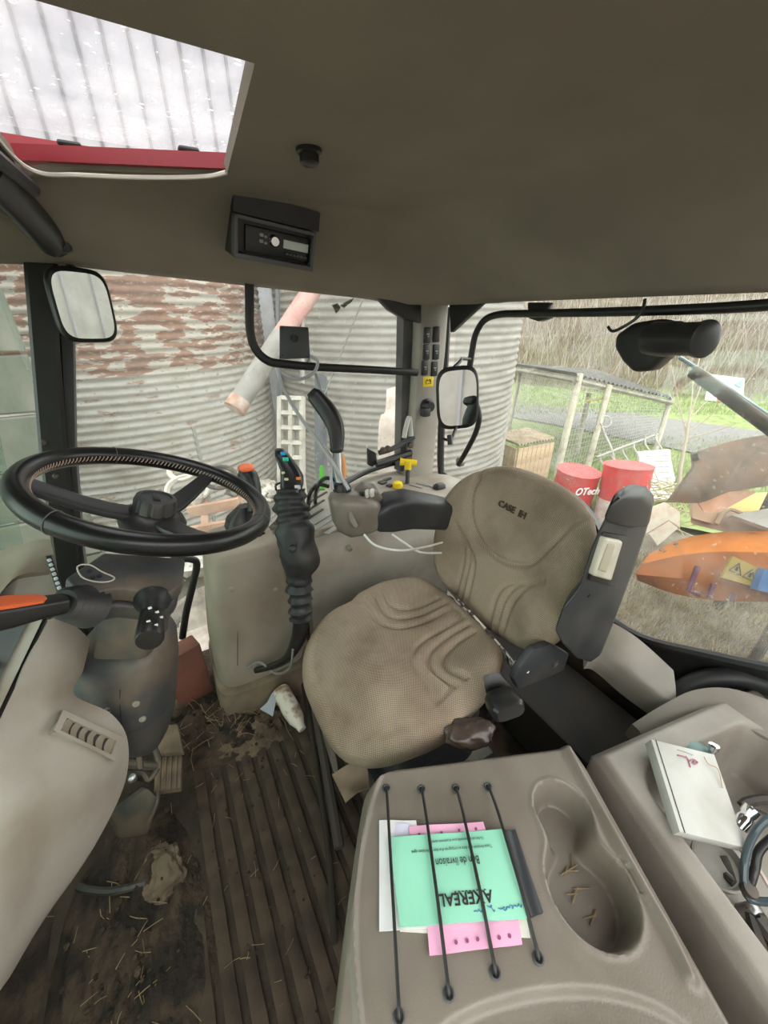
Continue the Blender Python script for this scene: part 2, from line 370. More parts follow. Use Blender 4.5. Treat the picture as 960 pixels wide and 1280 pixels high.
# ---------------- front sunshade and liner details ----------------
t = thing('sun_visor', 'black roller sunshade under the roof beside the hatch', 'sunshade', at(40, 260, X=-.13))
a, b = at(-30, 200, Z=1.50), at(66, 302, Y=1.21)
bm = B(); ax = (b-a).normalized()
tube(bm, [a, b], .030, 14); obj('cassette', bm, BLACK, t)
bm = B(); a2, b2 = at(-20, 235, d=.60), at(62, 300, d=.80); tube(bm, [a2, b2], .017, 12); obj('roller_blind', bm, mat('dusty_black', (.06, .055, .05), .8, c2=(.16, .14, .11), sc=12), t)
bm = B(); a3, b3 = at(-20, 185, d=.52), at(40, 236, d=.66); tube(bm, [a3, b3], .012, 8); obj('pull_bar', bm, RUBBER, t)
bm = B(); q = at(66, 290, d=.80); box(bm, q, (.05, .03, .07), bev=.008); obj('bracket', bm, BLACK, t)
# ceiling knob
p = at(386, 186, Z=1.53); bm = B(); lathe(bm, [(.020, .0), (.020, -.005), (.015, -.007), (.015, -.017), (.011, -.020)], p, (0, 0, 1), 20)
obj('ceiling_plug', bm, BLACK, None, label='small round black plug stuck in the ceiling liner', cat='plug')
# radio in the right hand liner
t = thing('car_radio', 'black radio with silver display set in the roof liner', 'radio', at(345, 305, Y=1.16))
ro = at(342, 304, Y=1.075); rx = (at(382, 312, Y=1.075)-at(300, 294, Y=1.075)); rx.z -= .0; rx = rx.normalized()
rn = V((.02, -1, -.28)); rx, ry, rn = frame(rn, rx)
def RP(u, v, w=0): return ro+rx*u+ry*v+rn*w
RW, RH = .094, .041
bm = B(); 
for (u0, u1, v0, v1) in ((-RW, RW, RH-.008, RH), (-RW, RW, -RH, -RH+.011), (-RW, -RW+.008, -RH, RH), (RW-.007, RW, -RH, RH)):
    box(bm, RP((u0+u1)/2, (v0+v1)/2, .008), (u1-u0, v1-v0, .03), rot=M4(V((0, 0, 0)), rx, ry, rn).to_3x3(), bev=.002)
obj('bezel', bm, mat('radio_bezel', (.10, .10, .10), .5), t)
R3 = M4(V((0, 0, 0)), rx, ry, rn).to_3x3()
bm = B(); box(bm, RP(0, 0, -.05), (RW*1.98, RH*1.98, .10), rot=R3); obj('housing', bm, BLACK, t)
bm = B(); box(bm, RP(.01, 0, .004), (.155, .05, .012), rot=R3, bev=.002); obj('faceplate', bm, mat('radio_face', (.012, .012, .013), .25), t)
bm = B(); box(bm, RP(.05, .004, .011), (.062, .017, .004), rot=R3, bev=.001); obj('display', bm, mat('radio_display', (.62, .66, .64), .3), t, label='pale silver display strip')
bm = B(); lathe(bm, [(.012, 0), (.012, .010), (.009, .014)], RP(-.004, .006, .010), rn, 20); obj('volume_knob', bm, CHROME, t)
for u, v, s in ((-.032, .012, .008), (-.032, .0, .008), (-.022, .01, .006), (-.022, -.002, .006)):
    bm = B(); box(bm, RP(u, v, .011), (s, s*.8, .005), rot=R3, bev=.001); obj('button', bm, mat('button_grey', (.35, .35, .35), .3), t)
for k in range(6):
    bm = B(); box(bm, RP(.03+k*.009, -.015, .011), (.006, .004, .003), rot=R3); obj('preset_button', bm, mat('button_dark', (.12, .12, .12), .4), t)
bm = B(); g = [[RP(u, RH+.002+.036*s, .016-.004*s) for u in lin(-RW, RW+.008, 8)] for s in (0, .5, 1)]
g[2] = [p+ry*.004*(1-abs(i/4-1)) for i, p in enumerate(g[2])]
thick(bm, g, rn*-.03); obj('hood', bm, BLACK, t)
# ---------------- driver's seat ----------------
def fabric_mat():
    M = bpy.data.materials.new('woven_seat_fabric'); M.use_nodes = True; N = M.node_tree.nodes; L = M.node_tree.links
    b = N['Principled BSDF']; b.inputs['Roughness'].default_value = .9; b.inputs['Specular IOR Level'].default_value = .2
    tc = N.new('ShaderNodeTexCoord'); hs = []
    mp = N.new('ShaderNodeMapping'); mp.inputs['Rotation'].default_value = (0, 0, .6); L.new(tc.outputs['UV'], mp.inputs[0])
    for d in ('X', 'Y'):
        wv = N.new('ShaderNodeTexWave'); wv.bands_direction = d; wv.inputs['Scale'].default_value = 104; wv.inputs['Distortion'].default_value = .6
        L.new(mp.outputs[0], wv.inputs[0]); hs.append(wv)
    mu = N.new('ShaderNodeMath'); mu.operation = 'MULTIPLY'; L.new(hs[0].outputs['Fac'], mu.inputs[0]); L.new(hs[1].outputs['Fac'], mu.inputs[1])
    cr = N.new('ShaderNodeValToRGB'); cr.color_ramp.elements[0].color = (.22, .165, .115, 1); cr.color_ramp.elements[1].color = (.64, .525, .405, 1)
    cr.color_ramp.elements[0].position = .05; cr.color_ramp.elements[1].position = .5
    L.new(mu.outputs[0], cr.inputs[0])
    n = N.new('ShaderNodeTexNoise'); n.inputs['Scale'].default_value = 6; n.inputs['Detail'].default_value = 6; L.new(tc.outputs['Object'], n.inputs['Vector'])
    c2 = N.new('ShaderNodeValToRGB'); c2.color_ramp.elements[0].position = .3; c2.color_ramp.elements[1].position = .55
    c2.color_ramp.elements[0].color = (.62, .58, .55, 1); c2.color_ramp.elements[1].color = (1, 1, 1, 1); L.new(n.outputs['Fac'], c2.inputs[0])
    mx = N.new('ShaderNodeMix'); mx.data_type = 'RGBA'; mx.blend_type = 'MULTIPLY'; mx.inputs['Factor'].default_value = 1
    L.new(cr.outputs[0], mx.inputs['A']); L.new(c2.outputs[0], mx.inputs['B']); L.new(mx.outputs['Result'], b.inputs['Base Color'])
    bp = N.new('ShaderNodeBump'); bp.inputs['Strength'].default_value = .5; bp.inputs['Distance'].default_value = .0025
    L.new(mu.outputs[0], bp.inputs['Height']); L.new(bp.outputs[0], b.inputs['Normal']); return M
FABRIC = fabric_mat()
def addgrooves(p, lines, depth, wd):
    best = 9
    for ln in lines:
        for a, b in zip(ln[:-1], ln[1:]):
            ab = (b[0]-a[0], b[1]-a[1]); l2 = ab[0]**2+ab[1]**2
            t = max(0, min(1, ((p[0]-a[0])*ab[0]+(p[1]-a[1])*ab[1])/l2))
            q = math.hypot(p[0]-a[0]-t*ab[0], p[1]-a[1]-t*ab[1])
            if q < best: best = q
    return -depth*math.exp(-(best/wd)**2)
def sp2(pts, n=6): return [(p.x, p.y) for p in spline([V((a, b, 0)) for a, b in pts], n)]
def pad(name, outline, hfun, fr, m, parent, rr=.03, side=.05, rad=56):
    """upholstered pad: outline(theta)->(a,b); hfun(a,b)->height along normal; fr=(o,ax,bx,nx)"""
    o, ax, bx, nx = fr; n = 220; rings = []; uvs = []
    for i in range(rad+1):
        s = max(i/rad, .004); ring = []; uv = []
        for j in range(n):
            a, b = outline(2*math.pi*j/n); a *= s; b *= s
            ring.append(o+ax*a+bx*b+nx*hfun(a, b)); uv.append((a, b))
        rings.append(ring); uvs.append(uv)
    for k in range(1, 7):
        ph = k/6*math.pi/2; ring = []; uv = []
        for j in range(n):
            a, b = outline(2*math.pi*j/n); l = math.hypot(a, b); e = rr*math.sin(ph)
            a2, b2 = a*(1+e/l), b*(1+e/l); h = hfun(a, b)-rr*(1-math.cos(ph))
            ring.append(o+ax*a2+bx*b2+nx*h); uv.append((a*(1+(rr*ph)/l), b*(1+(rr*ph)/l)))
        rings.append(ring); uvs.append(uv)
    for k in (1, 2, 3):
        ring = []; uv = []
        for j in range(n):
            a, b = outline(2*math.pi*j/n); l = math.hypot(a, b); e = rr-(.012 if k == 3 else 0)-.004*k; h = hfun(a, b)-rr-side*k/3
            ring.append(o+ax*(a*(1+e/l))+bx*(b*(1+e/l))+nx*h); q = 1+(rr*1.57+side*k/3)/l; uv.append((a*q, b*q))
        rings.append(ring); uvs.append(uv)
    bm = B(); ul = bm.loops.layers.uv.new('UVMap'); vs = [[bm.verts.new(p) for p in r] for r in rings]
    for i in range(len(vs)-1):
        for j in range(n):
            jj = (j+1) % n; f = bm.faces.new((vs[i][j], vs[i][jj], vs[i+1][jj], vs[i+1][j]))
            for lp, c in zip(f.loops, (uvs[i][j], uvs[i][jj], uvs[i+1][jj], uvs[i+1][j])): lp[ul].uv = c
    bm.faces.new(vs[-1]); bm.faces.new(vs[0][::-1])
    return obj(name, bm, m, parent, 80)
seat = thing('driver_seat', 'beige woven driver seat with black upright armrest in the cab middle', 'seat', (.45, .67, 0))
SC = V((.43, .665, .495))
def c_out(t):
    k = 3.2; c, s = math.cos(t), math.sin(t)
    a = .225*math.copysign(abs(c)**(2/k), c); b = .222*math.copysign(abs(s)**(2/k), s)
    if a < 0: b *= 1-.10*(a/.225)**2
    else: b *= 1-.06*(a/.225)
    return a, b
cg = []
for sgn in (1, -1):
    for k in range(3):
        cg.append(sp2([(.215-.01*k, sgn*(.024+.030*k)), (.09+.022*k, sgn*(.028+.030*k)), (.02+.028*k, sgn*(.050+.030*k)), (-.005+.030*k, sgn*(.10+.025*k)), (.0+.034*k, sgn*.20)]))
def c_h(a, b):
    h = -.018*(b/.22)**2*(1 if a < 0 else .2)
    if a > -.05: h += .028*ss(.09, .2, abs(b))*ss(-.05, .1, a)
    if a < -.06: h -= .085*((-.06-a)/.165)**2
    h += .012*ss(.1, .22, a)
    h += addgrooves((a, b), cg, .0105, .0070)
    return h
pad('seat_cushion', c_out, c_h, (SC, V((1, 0, 0)), V((0, 1, 0)), V((0, 0, 1))), FABRIC, seat, rr=.035, side=.07)
BO = V((.70, .640, .505)); BU = V((.24, 0, .97)).normalized(); BW = V((0, 1, 0)); BN = V((-.97, 0, .24)).normalized()
BC = BO+BU*.195
def b_out(t):
    k = 2.9; c, s = math.cos(t), math.sin(t)
    a = .205*math.copysign(abs(c)**(2/k), c); b = .232*math.copysign(abs(s)**(2/k), s)   # a along BU, b along BW
    b *= 1-.12*max(0, a/.205)**2-.10*max(0, -a/.205)**2
    return a, b
bgl = [sp2([(.19, .165), (.11, .150), (.02, .100), (-.012, 0), (.02, -.100), (.11, -.150), (.19, -.165)])]
bg2 = []
for sgn in (1, -1):
    for k in range(3):
        bg2.append(sp2([(-.20, sgn*(.05+.026*k)), (-.10+.004*k, sgn*(.052+.026*k)), (-.055+.016*k, sgn*(.075+.028*k)), (-.03+.024*k, sgn*(.125+.022*k))]))
def b_h(a, b):
    h = .03*ss(.08, .19, abs(b))*(1 if a < .05 else 1-ss(.05, .2, a))-.02*(1 if a > 0 else 0)*ss(.12, .215, a)
    h += .014*math.exp(-((a+.10)/.09)**2)*(1-ss(.06, .15, abs(b)))
    h += addgrooves((a, b), bgl, .011, .0075)+addgrooves((a, b), bg2, .0085, .0065)
    return h
bk = pad('backrest', b_out, b_h, (BC, BU, BW, BN), FABRIC, seat, rr=.035, side=.03)
bm = B(); rings = []
for k, (e, d) in enumerate(((.028, -.06), (.026, -.085), (.005, -.105), (-.06, -.115))):
    rings.append([BC+BU*(a*(1+e/math.hypot(a, b)))+BW*(b*(1+e/math.hypot(a, b)))+BN*d for a, b in (b_out(2*math.pi*j/60) for j in range(60))])
skinrings(bm, rings); obj('back_shell', bm, BLACK, seat)
tm = mat('dark_embroidery', (.075, .055, .04), .85)
text('lettering', 'CASE', BC+BU*.135+BW*.022+BN*.0035, -BW, BN, .026, tm, bk, ext=.0022, sx=1.0)
text('lettering', 'IH', BC+BU*.135-BW*.034+BN*.0035, -BW, BN, .027, tm, bk, ext=.0022, sx=.95)
# upright left armrest
YL = .345
ol = [(762, 640), (776, 622), (804, 621), (815, 634), (808, 665), (791, 715), (769, 775), (750, 822), (737, 831), (720, 826), (702, 808), (692, 790), (703, 760), (724, 735), (737, 690), (750, 662)]
bm = B(); prism(bm, [at(x, y, Y=YL) for x, y in ol], (.05, .024, 0), .012, 3); ar = obj('armrest', bm, ARMG, seat, 60)
bm = B(); prism(bm, [at(x, y, Y=YL-.012) for x, y in ((757, 640), (764, 628), (782, 616), (803, 619), (816, 632), (810, 662), (786, 664), (752, 655))], (.066, .03, 0), .013, 3); obj('armrest_pad', bm, BLACK, ar, 60)
bm = B(); prism(bm, [at(x, y, Y=YL-.006) for x, y in ((757, 666), (787, 671), (768, 734), (737, 726))], (0, .01, 0), .003); obj('recess', bm, BLACK, ar)
bm = B(); prism(bm, [at(x, y, Y=YL-.014) for x, y in ((759, 673), (780, 677), (765, 727), (743, 721))], (0, .02, 0), .006, 3); ins = obj('handle', bm, mat('cream_plastic', (.56, .53, .44), .5, c2=(.42, .38, .3), sc=20), ar)
bm = B(); prism(bm, [at(x, y, Y=YL-.017) for x, y in ((761, 680), (770, 682), (758, 716), (749, 713))], (0, .005, 0), .003, 3); obj('grip_dent', bm, mat('cream_plastic_worn', (.40, .36, .27), .6), ins)
bm = B(); lathe(bm, [(.004, -.002), (.004, .004)], at(736, 745, Y=YL), (0, 1, 0), 10); obj('screw', bm, BLACK, ar)
# hinge plate
bm = B(); prism(bm, [at(x, y, Y=.395) for x, y in ((650, 835), (668, 812), (690, 805), (712, 818), (706, 838), (680, 850), (648, 862), (642, 850))], (0, .02, 0), .005); hp = obj('hinge_plate', bm, DGREY, seat)
bm = B(); lathe(bm, [(.011, .002), (.011, -.004), (.006, -.004), (.005, -.001)], at(694, 829, Y=.395), (0, 1, 0), 16); obj('bolt', bm, DUSTGREY, hp)
# patterned cloth strip pushed into the gap, belt buckle
bm = B(); c = [at(558, 738, d=1.22), at(585, 765, d=1.15), at(612, 795, d=1.07), at(640, 830, d=.98)]
g = []
for i, p in enumerate(spline(c, 6)):
    g.append([p+V((0, -.01, .012)), p+V((.006, 0, .004+.004*math.sin(i*1.3))), p+V((.012, .008, -.02))])
thick(bm, g, (-.004, -.003, -.004))
def camo():
    M = mat('patterned_cloth', (.62, .56, .52), .9, c2=(.06, .045, .04), sc=38, lo=.48, hi=.52, det=2); return M
obj('cloth_strip', bm, camo(), None, label='crumpled white and dark patterned cloth strip in the seat gap', cat='cloth')
bm = B(); q = [at(642, 828, d=.955), at(660, 818, d=.965), at(667, 826, d=.955), at(661, 842, d=.935), at(645, 840, d=.935)]
prism(bm, q, (.004, .006, -.006), .002); obj('paper_scrap', bm, mat('crumpled_paper', (.66, .60, .50), .8), None, label='small scrap of cream paper beside the seat hinge', cat='paper')
t = thing('belt_buckle', 'black seat belt buckle beside the beige seat cushion', 'buckle', at(630, 890, d=.84))
bm = B(); prism(bm, [at(x, y, d=.86) for x, y in ((602, 843), (622, 838), (640, 858), (628, 866), (606, 868))], at(640, 880, d=.90)-at(625, 866, d=.86), .006); obj('latch', bm, BLACK, t)
a, b = at(622, 868, d=.85), at(636, 888, d=.80)
bm = B(); x, y, z = frame(b-a, (1, -.6, .3)); sloft(bm, [(a, x, y, .026, .016), (a+(b-a)*.3, x, y, .036, .022), (b, x, y, .035, .021), (b+z*.008, x, y, .028, .015)], 4, 28); obj('housing', bm, BLACK, t)
a = at(622, 880, d=.87); bm = B(); tube(bm, [a, a+V((.02, .03, -.12))], .012, 8); obj('stalk', bm, BLACK, t)
# pedestal below the cushion
bm = B()
X, Yv = V((1, 0, 0)), V((0, 1, 0)); st = []
for i, z in enumerate(lin(.06, .40, 12)): st.append((V((.47, .67, z)), X, Yv, .16+.012*(i % 2), .175+.012*(i % 2)))
sloft(bm, st, 5, 40); obj('suspension_bellows', bm, RUBBER, seat)
bm = B(); box(bm, (.47, .67, .03), (.42, .40, .06), bev=.01); obj('base_plate', bm, DSTEEL, seat)
bm = B(); bmesh.ops.create_icosphere(bm, subdivisions=4, radius=1); c = at(588, 916, d=.87)
for v in bm.verts:
    n = 1+.22*noise.fractal(v.co*1.8, 1, 2, 3); v.co = c+RGT*(v.co.x*.055*n)+V((.5, .86, 0))*(v.co.y*.03*n)+(UPV*.9+RGT*.35)*(v.co.z*.026*n)
obj('plastic_bag', bm, mat('clear_grey_film', (.085, .06, .048), .25, c2=(.035, .025, .022), sc=14), None, label='crumpled grey plastic bag under the seat cushion edge', cat='bag')
# torn cards by the pedestal
q = [at(x, y, Z=.20) for x, y in ((415, 968), (458, 948), (462, 985), (432, 1003))]
bm = B(); g = [[q[0], q[1]], [q[3], q[2]]]; g = patch([[q[0], (q[0]+q[1])/2+V((0, 0, .012)), q[1]], [(q[0]+q[3])/2, (q[0]+q[2])/2+V((0, 0, -.006)), (q[1]+q[2])/2], [q[3], (q[3]+q[2])/2+V((0, 0, .014)), q[2]]], 4)
thick(bm, g, (0, 0, -.004)); obj('cardboard_scrap', bm, mat('brown_card', (.34, .25, .18), .9, c2=(.22, .16, .11), sc=9), None, label='creased square of brown cardboard leaning below the seat', cat='cardboard')
# ---------------- steering wheel and column ----------------
k = .93
WC = EYE+(V((-.0416, .8322, .9844))-EYE)*k; WR = .205*k; WN = V((.371, -.0504, 1)).normalized()
wx, wy, WN = frame(WN, (1, 0, 0))
def WP(r, a, h=0): return WC+wx*(r*math.cos(a))+wy*(r*math.sin(a))+WN*h
def wang(px, py):
    p = at(px, py, pl=(WC, WN))-WC; return math.atan2(p.dot(wy), p.dot(wx)), p.length
t = thing('steering_wheel', 'black leather steering wheel with light stitching above the column', 'steering wheel', WC-WN*.06)
bm = B(); n = 96; rr = .0165
rings = []
for i in range(n):
    a = 2*math.pi*i/n
    er = wx*math.cos(a)+wy*math.sin(a)
    rings.append([WP(WR, a)+er*(rr*math.cos(b))+WN*(rr*1.08*math.sin(b)) for b in (2*math.pi*j/16 for j in range(16))])
skinrings(bm, rings, closed=True); rim = obj('rim', bm, LEATHER, t)
# stitching on the inner side of the rim
bm = B(); s0 = wang(110, 580)[0]; 
for i in range(150):
    a = 2*math.pi*i/150
    er = wx*math.cos(a)+wy*math.sin(a); tg = -wx*math.sin(a)+wy*math.cos(a)
    p = WP(WR, a)-er*(rr*.99)
    sg = .0022
    tube(bm, [p+WN*.0045-tg*sg, p-er*.0012, p-WN*.0045+tg*sg], .0009, 4)
obj('stitching', bm, mat('stitch_thread', (.50, .36, .30), .8), rim, kind='stuff', label='pale zigzag stitching inside the rim')
for px, py in ((62, 655), (336, 655), (143, 570)):
    a = wang(px, py)[0]; bm = B(); er = wx*math.cos(a)+wy*math.sin(a)
    tube(bm, [WP(WR, a)+er*((rr+.0004)*math.cos(b))+WN*((rr*1.08+.0004)*math.sin(b)) for b in (2*math.pi*j/20 for j in range(20))], .0009, 5, closed=True)
    obj('seam', bm, mat('seam_grey', (.12, .12, .12), .5), rim)
HUB = -.045
def spoke(a, w0, w1):
    bm = B(); st = []
    er = wx*math.cos(a)+wy*math.sin(a); tg = -wx*math.sin(a)+wy*math.cos(a)
    for s in (0, .25, .5, .75, .92, 1.0):
        r = .028+(WR-.030)*s; h = HUB+(-HUB-.002)*(s**1.6); wd = w0+(w1-w0)*s+(.012 if s > .95 else .0)
        st.append((WP(r, a, h), tg, WN, wd, .007))
    sloft(bm, st, 3.5, 20); return obj('spoke', bm, mat('spoke_plastic', (.028, .028, .03), .38), t)
al = wang(50, 603)[0]; ar_ = wang(262, 592)[0]
spoke(al, .026, .024); spoke(ar_, .024, .014); spoke((al+ar_)/2, .024, .02)
bm = B(); lathe(bm, [(.055, HUB-.02), (.058, HUB-.008), (.05, HUB+.004), (.034, HUB+.012)], WC, WN, 32, wx); obj('hub', bm, BLACK, t)
# fluted cap
bm = B(); rings = []
for r, h in ((.036, HUB+.008), (.036, HUB+.030), (.033, HUB+.038), (.026, HUB+.040), (.025, HUB+.037), (.001, HUB+.037)):
    ring = []
    for j in range(80):
        a = 2*math.pi*j/80; f = 1-.07*(1 if (j % 8) < 2 else 0) if h < HUB+.036 and r > .03 else 1
        ring.append(WP(r*f, a, h))
    rings.append(ring)
skinrings(bm, rings); cap = obj('cap', bm, DGREY, t, 30)
bm = B(); box(bm, WC+WN*(HUB+.0385), (.012, .030, .002), rot=M4(V((0, 0, 0)), wx, wy, WN).to_3x3(), bev=.0008); obj('cap_badge', bm, BLACK, cap)
# switch pod under the wheel
PO = WC-WN*.085
pod = thing('steering_column', 'dusty grey steering column with switch pod below the wheel', 'steering column', (-.2, .82, .35))
q = [at(x, y, pl=(PO, WN)) for x, y in ((81, 722), (129, 690), (232, 697), (229, 727), (212, 742), (180, 737), (150, 733), (124, 738), (100, 742))]
bm = B(); prism(bm, q, -WN*.028, .006, 3); obj('pod_upper', bm, DUSTGREY, pod, 50)
cq = sum(q, V((0, 0, 0)))/len(q)
bm = B(); prism(bm, [cq+(p-cq)*.97-WN*.030 for p in q], -WN*.034, .010, 3); obj('pod_lower', bm, DGREY, pod, 50)
e = [at(x, y, pl=(PO+WN*.0015, WN)) for x, y in ((97, 708), (112, 706), (128, 715), (143, 722), (136, 727), (118, 727), (102, 721))]
bm = B(); tube(bm, e, .0012, 5, closed=True, sm=4); dec = obj('symbol_outline', bm, mat('pale_print', (.55, .5, .43), .6), pod)
for x, y in ((112, 714), (124, 720), (116, 722)):
    bm = B(); p = at(x, y, pl=(PO+WN*.001, WN)); lathe(bm, [(.0035, 0), (.0035, .002), (.001, .002)], p, WN, 8); obj('symbol_dot', bm, INK, dec)
# shroud between wheel and pod
bm = B(); lathe(bm, [(.052, -.09), (.052, -.07), (.04, -.062), (.04, -.05)], WC, WN, 24, wx); obj('collar', bm, BLACK, pod)
# column neck and barrel shaped cover
def ring_at(px, py, d, a, b): return (at(px, py, d=d), V((.866, -.5, 0)), V((.5, .866, 0)), a, b)
bm = B(); sloft(bm, [ring_at(168, 748, .74, .055, .045), ring_at(168, 775, .76, .055, .045), ring_at(166, 800, .785, .056, .05)], 6, 32); obj('neck', bm, DUSTGREY, pod, 50)
bm = B(); sloft(bm, [ring_at(160, 786, .83, .05, .05), ring_at(158, 793, .83, .082, .075), ring_at(156, 805, .835, .096, .085), ring_at(155, 835, .845, .103, .09), ring_at(154, 865, .86, .105, .085), ring_at(158, 880, .87, .098, .075)], 3, 48); obj('barrel_cover', bm, DUSTGREY, pod, 60)
bm = B(); sloft(bm, [ring_at(157, 876, .868, .100, .08), ring_at(166, 900, .885, .083, .07), ring_at(176, 920, .905, .055, .05), ring_at(180, 930, .915, .03, .03)], 3, 40); lowb = obj('lower_cover', bm, DGREY, pod, 60)
for px, py in ((135, 888), (170, 880), (178, 899)):
    p = at(px, py, d=.79); dd = {135: .770, 170: .778, 178: .797}[px]; bm = B(); lathe(bm, [(.0065, -.01), (.0065, .001), (.004, .001), (.0035, -.001)], at(px, py, d=dd-.001), (-.05, -1, .1), 14); obj('screw', bm, mat('brass_screw', (.30, .30, .24), .5), lowb)
bm = B(); tube(bm, [at(150, 862, d=.764), at(150, 885, d=.770), at(152, 905, d=.784), at(155, 915, d=.80)], .0012, 5); obj('seam_line', bm, INK, lowb)
# left lever with orange top and bellows
t = thing('shuttle_lever', 'black column lever with orange top left of the steering column', 'lever', at(60, 758, d=.60))
a, b = at(114, 757, d=.575), at(80, 754, d=.525)
bm = B(); x, y, z = frame(b-a); st = []
for i in range(13):
    s = i/12; r = .030-.012*s+(.004 if i % 2 else 0); st.append((a+(b-a)*s, x, y, r, r))
sloft(bm, st, 2, 24); obj('boot', bm, RUBBER, t)
a, b = at(82, 754, d=.528), at(-22, 772, d=.46)
bm = B(); x, y, z = frame(b-a, (0, 0, 1)); L = (b-a).length
sloft(bm, [(a, x, y, .012, .013), (a+z*L*.35, x, y, .013, .015), (a+z*L*.7, x, y, .016, .019), (a+z*L*.97, x, y, .017, .020), (b, x, y, .012, .014)], 4, 24); h = obj('handle', bm, BLACK, t)
bm = B(); sloft(bm, [(a+z*L*.27+x*.011, x, y, .003, .004), (a+z*L*.34+x*.0125, x, y, .003, .012), (a+z*L*.7+x*.015, x, y, .003, .0165), (a+z*L*.95+x*.016, x, y, .003, .017)], 5, 20); obj('orange_insert', bm, ORANGE, h, label='orange insert on top of the lever')
# right stalk, pointing at the driver
t = thing('indicator_stalk', 'black round indicator stalk hanging under the steering pod', 'stalk', at(188, 800, d=.55))
a, b = at(191, 749, d=.607), at(190, 768, d=.58); c = at(187, 798, d=.54)
bm = B(); lathe(bm, [(.026, 0), (.026, .006), (.020, .014), (.017, .02), (.015, .045)], a, b-a, 24); obj('boot', bm, RUBBER, t)
z = (c-b).normalized(); L = (c-b).length
bm = B(); lathe(bm, [(.013, -.01), (.016, 0), (.0175, L*.5), (.0185, L), (.017, L+.004), (.001, L+.005)], b, z, 28); kn = obj('knob', bm, BLACK, t)
for i, s in enumerate((.12, .3, .45, .7, .85)):
    x, y, zz = frame(z, RGT); a_ = .4+.25*(i % 3)
    p = b+z*(L*s)+(x*math.sin(a_)-FWD*math.cos(a_)+FWD.dot(z)*z*math.cos(a_)).normalized()*.0178
    bm = B(); box(bm, p, (.005, .003, .003), bev=.0006); obj('print_mark', bm, WHITE, kn)
# ---------------- dashboard, left ----------------
dash = thing('dashboard', 'large beige dashboard panel with air vent beside the steering column', 'dashboard', (-.36, .6, .0))
ctrl = [[(60, 776, .69), (76, 772, .71), (95, 783, .74), (113, 800, .775)],
        [(40, 815, .655), (62, 818, .675), (85, 828, .705), (104, 838, .75)],
        [(18, 862, .62), (44, 870, .645), (68, 878, .67), (93, 868, .715)],
        [(-8, 912, .59), (40, 925, .625), (98, 912, .685), (140, 893, .75)],
        [(-35, 980, .555), (30, 990, .59), (105, 980, .675), (160, 928, .785)],
        [(-60, 1060, .52), (10, 1070, .56), (82, 1050, .655), (154, 985, .79)],
        [(-80, 1150, .49), (-10, 1150, .52), (45, 1125, .60), (112, 1068, .73)],
        [(-100, 1240, .46), (-45, 1230, .48), (0, 1215, .525), (55, 1150, .65)],
        [(-120, 1300, .44), (-70, 1290, .46), (-30, 1275, .49), (12, 1222, .58)]]
g = patch([[at(x, y, d=d) for x, y, d in r] for r in ctrl], 7)
bm = B(); thick(bm, g, V((-.035, .012, -.012))); obj('lower_panel', bm, BEIGE, dash, 60)
# groove strip and instrument bezel to the left of the panel
def strip(pa, pb, da, db, w, off, m, name, par):
    """band following a line on the dash, w in pixels to the left of it"""
    g = []
    for s in lin(0, 1, 10):
        x = pa[0]+(pb[0]-pa[0])*s; y = pa[1]+(pb[1]-pa[1])*s; d = da+(db-da)*s
        g.append([at(x+q*w, y+q*w*.35, d=d+off) for q in (0, -.5, -1)])
    bm = B(); thick(bm, g, V((-.03, .01, -.01))); return obj(name, bm, m, par, 50)
strip((61, 771), (-19, 939), .69, .56, 7, .0005, BLACK, 'panel_gap', dash)
strip((56, 768), (-24, 936), .69, .56, 20, -.002, BEIGE, 'bezel', dash)
scr = strip((41, 764), (-41, 930), .69, .56, 90, -.006, mat('instrument_grey', (.07, .075, .08), .35, c2=(.12, .12, .11), sc=10), 'instrument_panel', dash)
for s in (.45, .68):
    p = at(40-82*s-10, 762+166*s-4, d=.69-.13*s-.008); bm = B(); box(bm, p, (.012, .014, .022), rot=Matrix.Rotation(.4, 3, 'Y'), bev=.004); obj('panel_button', bm, BLACK, scr)
# hood above the instruments
top = [[(-40, 690, .78), (0, 688, .79), (40, 676, .80), (62, 674, .80)],
       [(-40, 720, .70), (-5, 722, .71), (35, 695, .735), (66, 688, .755)],
       [(-40, 755, .66), (-12, 755, .665), (22, 720, .70), (70, 715, .745)]]
bm = B(); thick(bm, patch([[at(x, y, d=d) for x, y, d in r] for r in top], 6), V((-.06, .03, -.05))); hood = obj('hood', bm, BEIGED, dash, 60)
face = [[(22, 722, .712), (50, 716, .735), (70, 715, .748)], [(12, 755, .70), (45, 750, .72), (76, 742, .745)], [(-5, 785, .69), (40, 775, .705), (76, 770, .73)]]
bm = B(); thick(bm, patch([[at(x, y, d=d) for x, y, d in r] for r in face], 6), V((-.05, .03, -.02))); obj('side_cheek', bm, BEIGE, dash, 60)
a = [(57, 695, .735), (64, 694, .74), (79, 735, .735), (71, 741, .73)]
q = [at(x, y, d=d-.006) for x, y, d in a]; bm = B(); prism(bm, q, at(60, 700, d=.76)-at(60, 700, d=.735), .001); ind = obj('indicator_strip', bm, BLACK, dash)
for i, s in enumerate(lin(.08, .92, 6)):
    x = 60.5+14.5*s; y = 697+41*s; p = at(x, y, d=.727-.004*s)
    bm = B(); box(bm, p, (.006, .005, .006), rot=.5, bev=.0015); obj('indicator_symbol', bm, mat('pale_symbol', (.65, .72, .75), .5), ind)
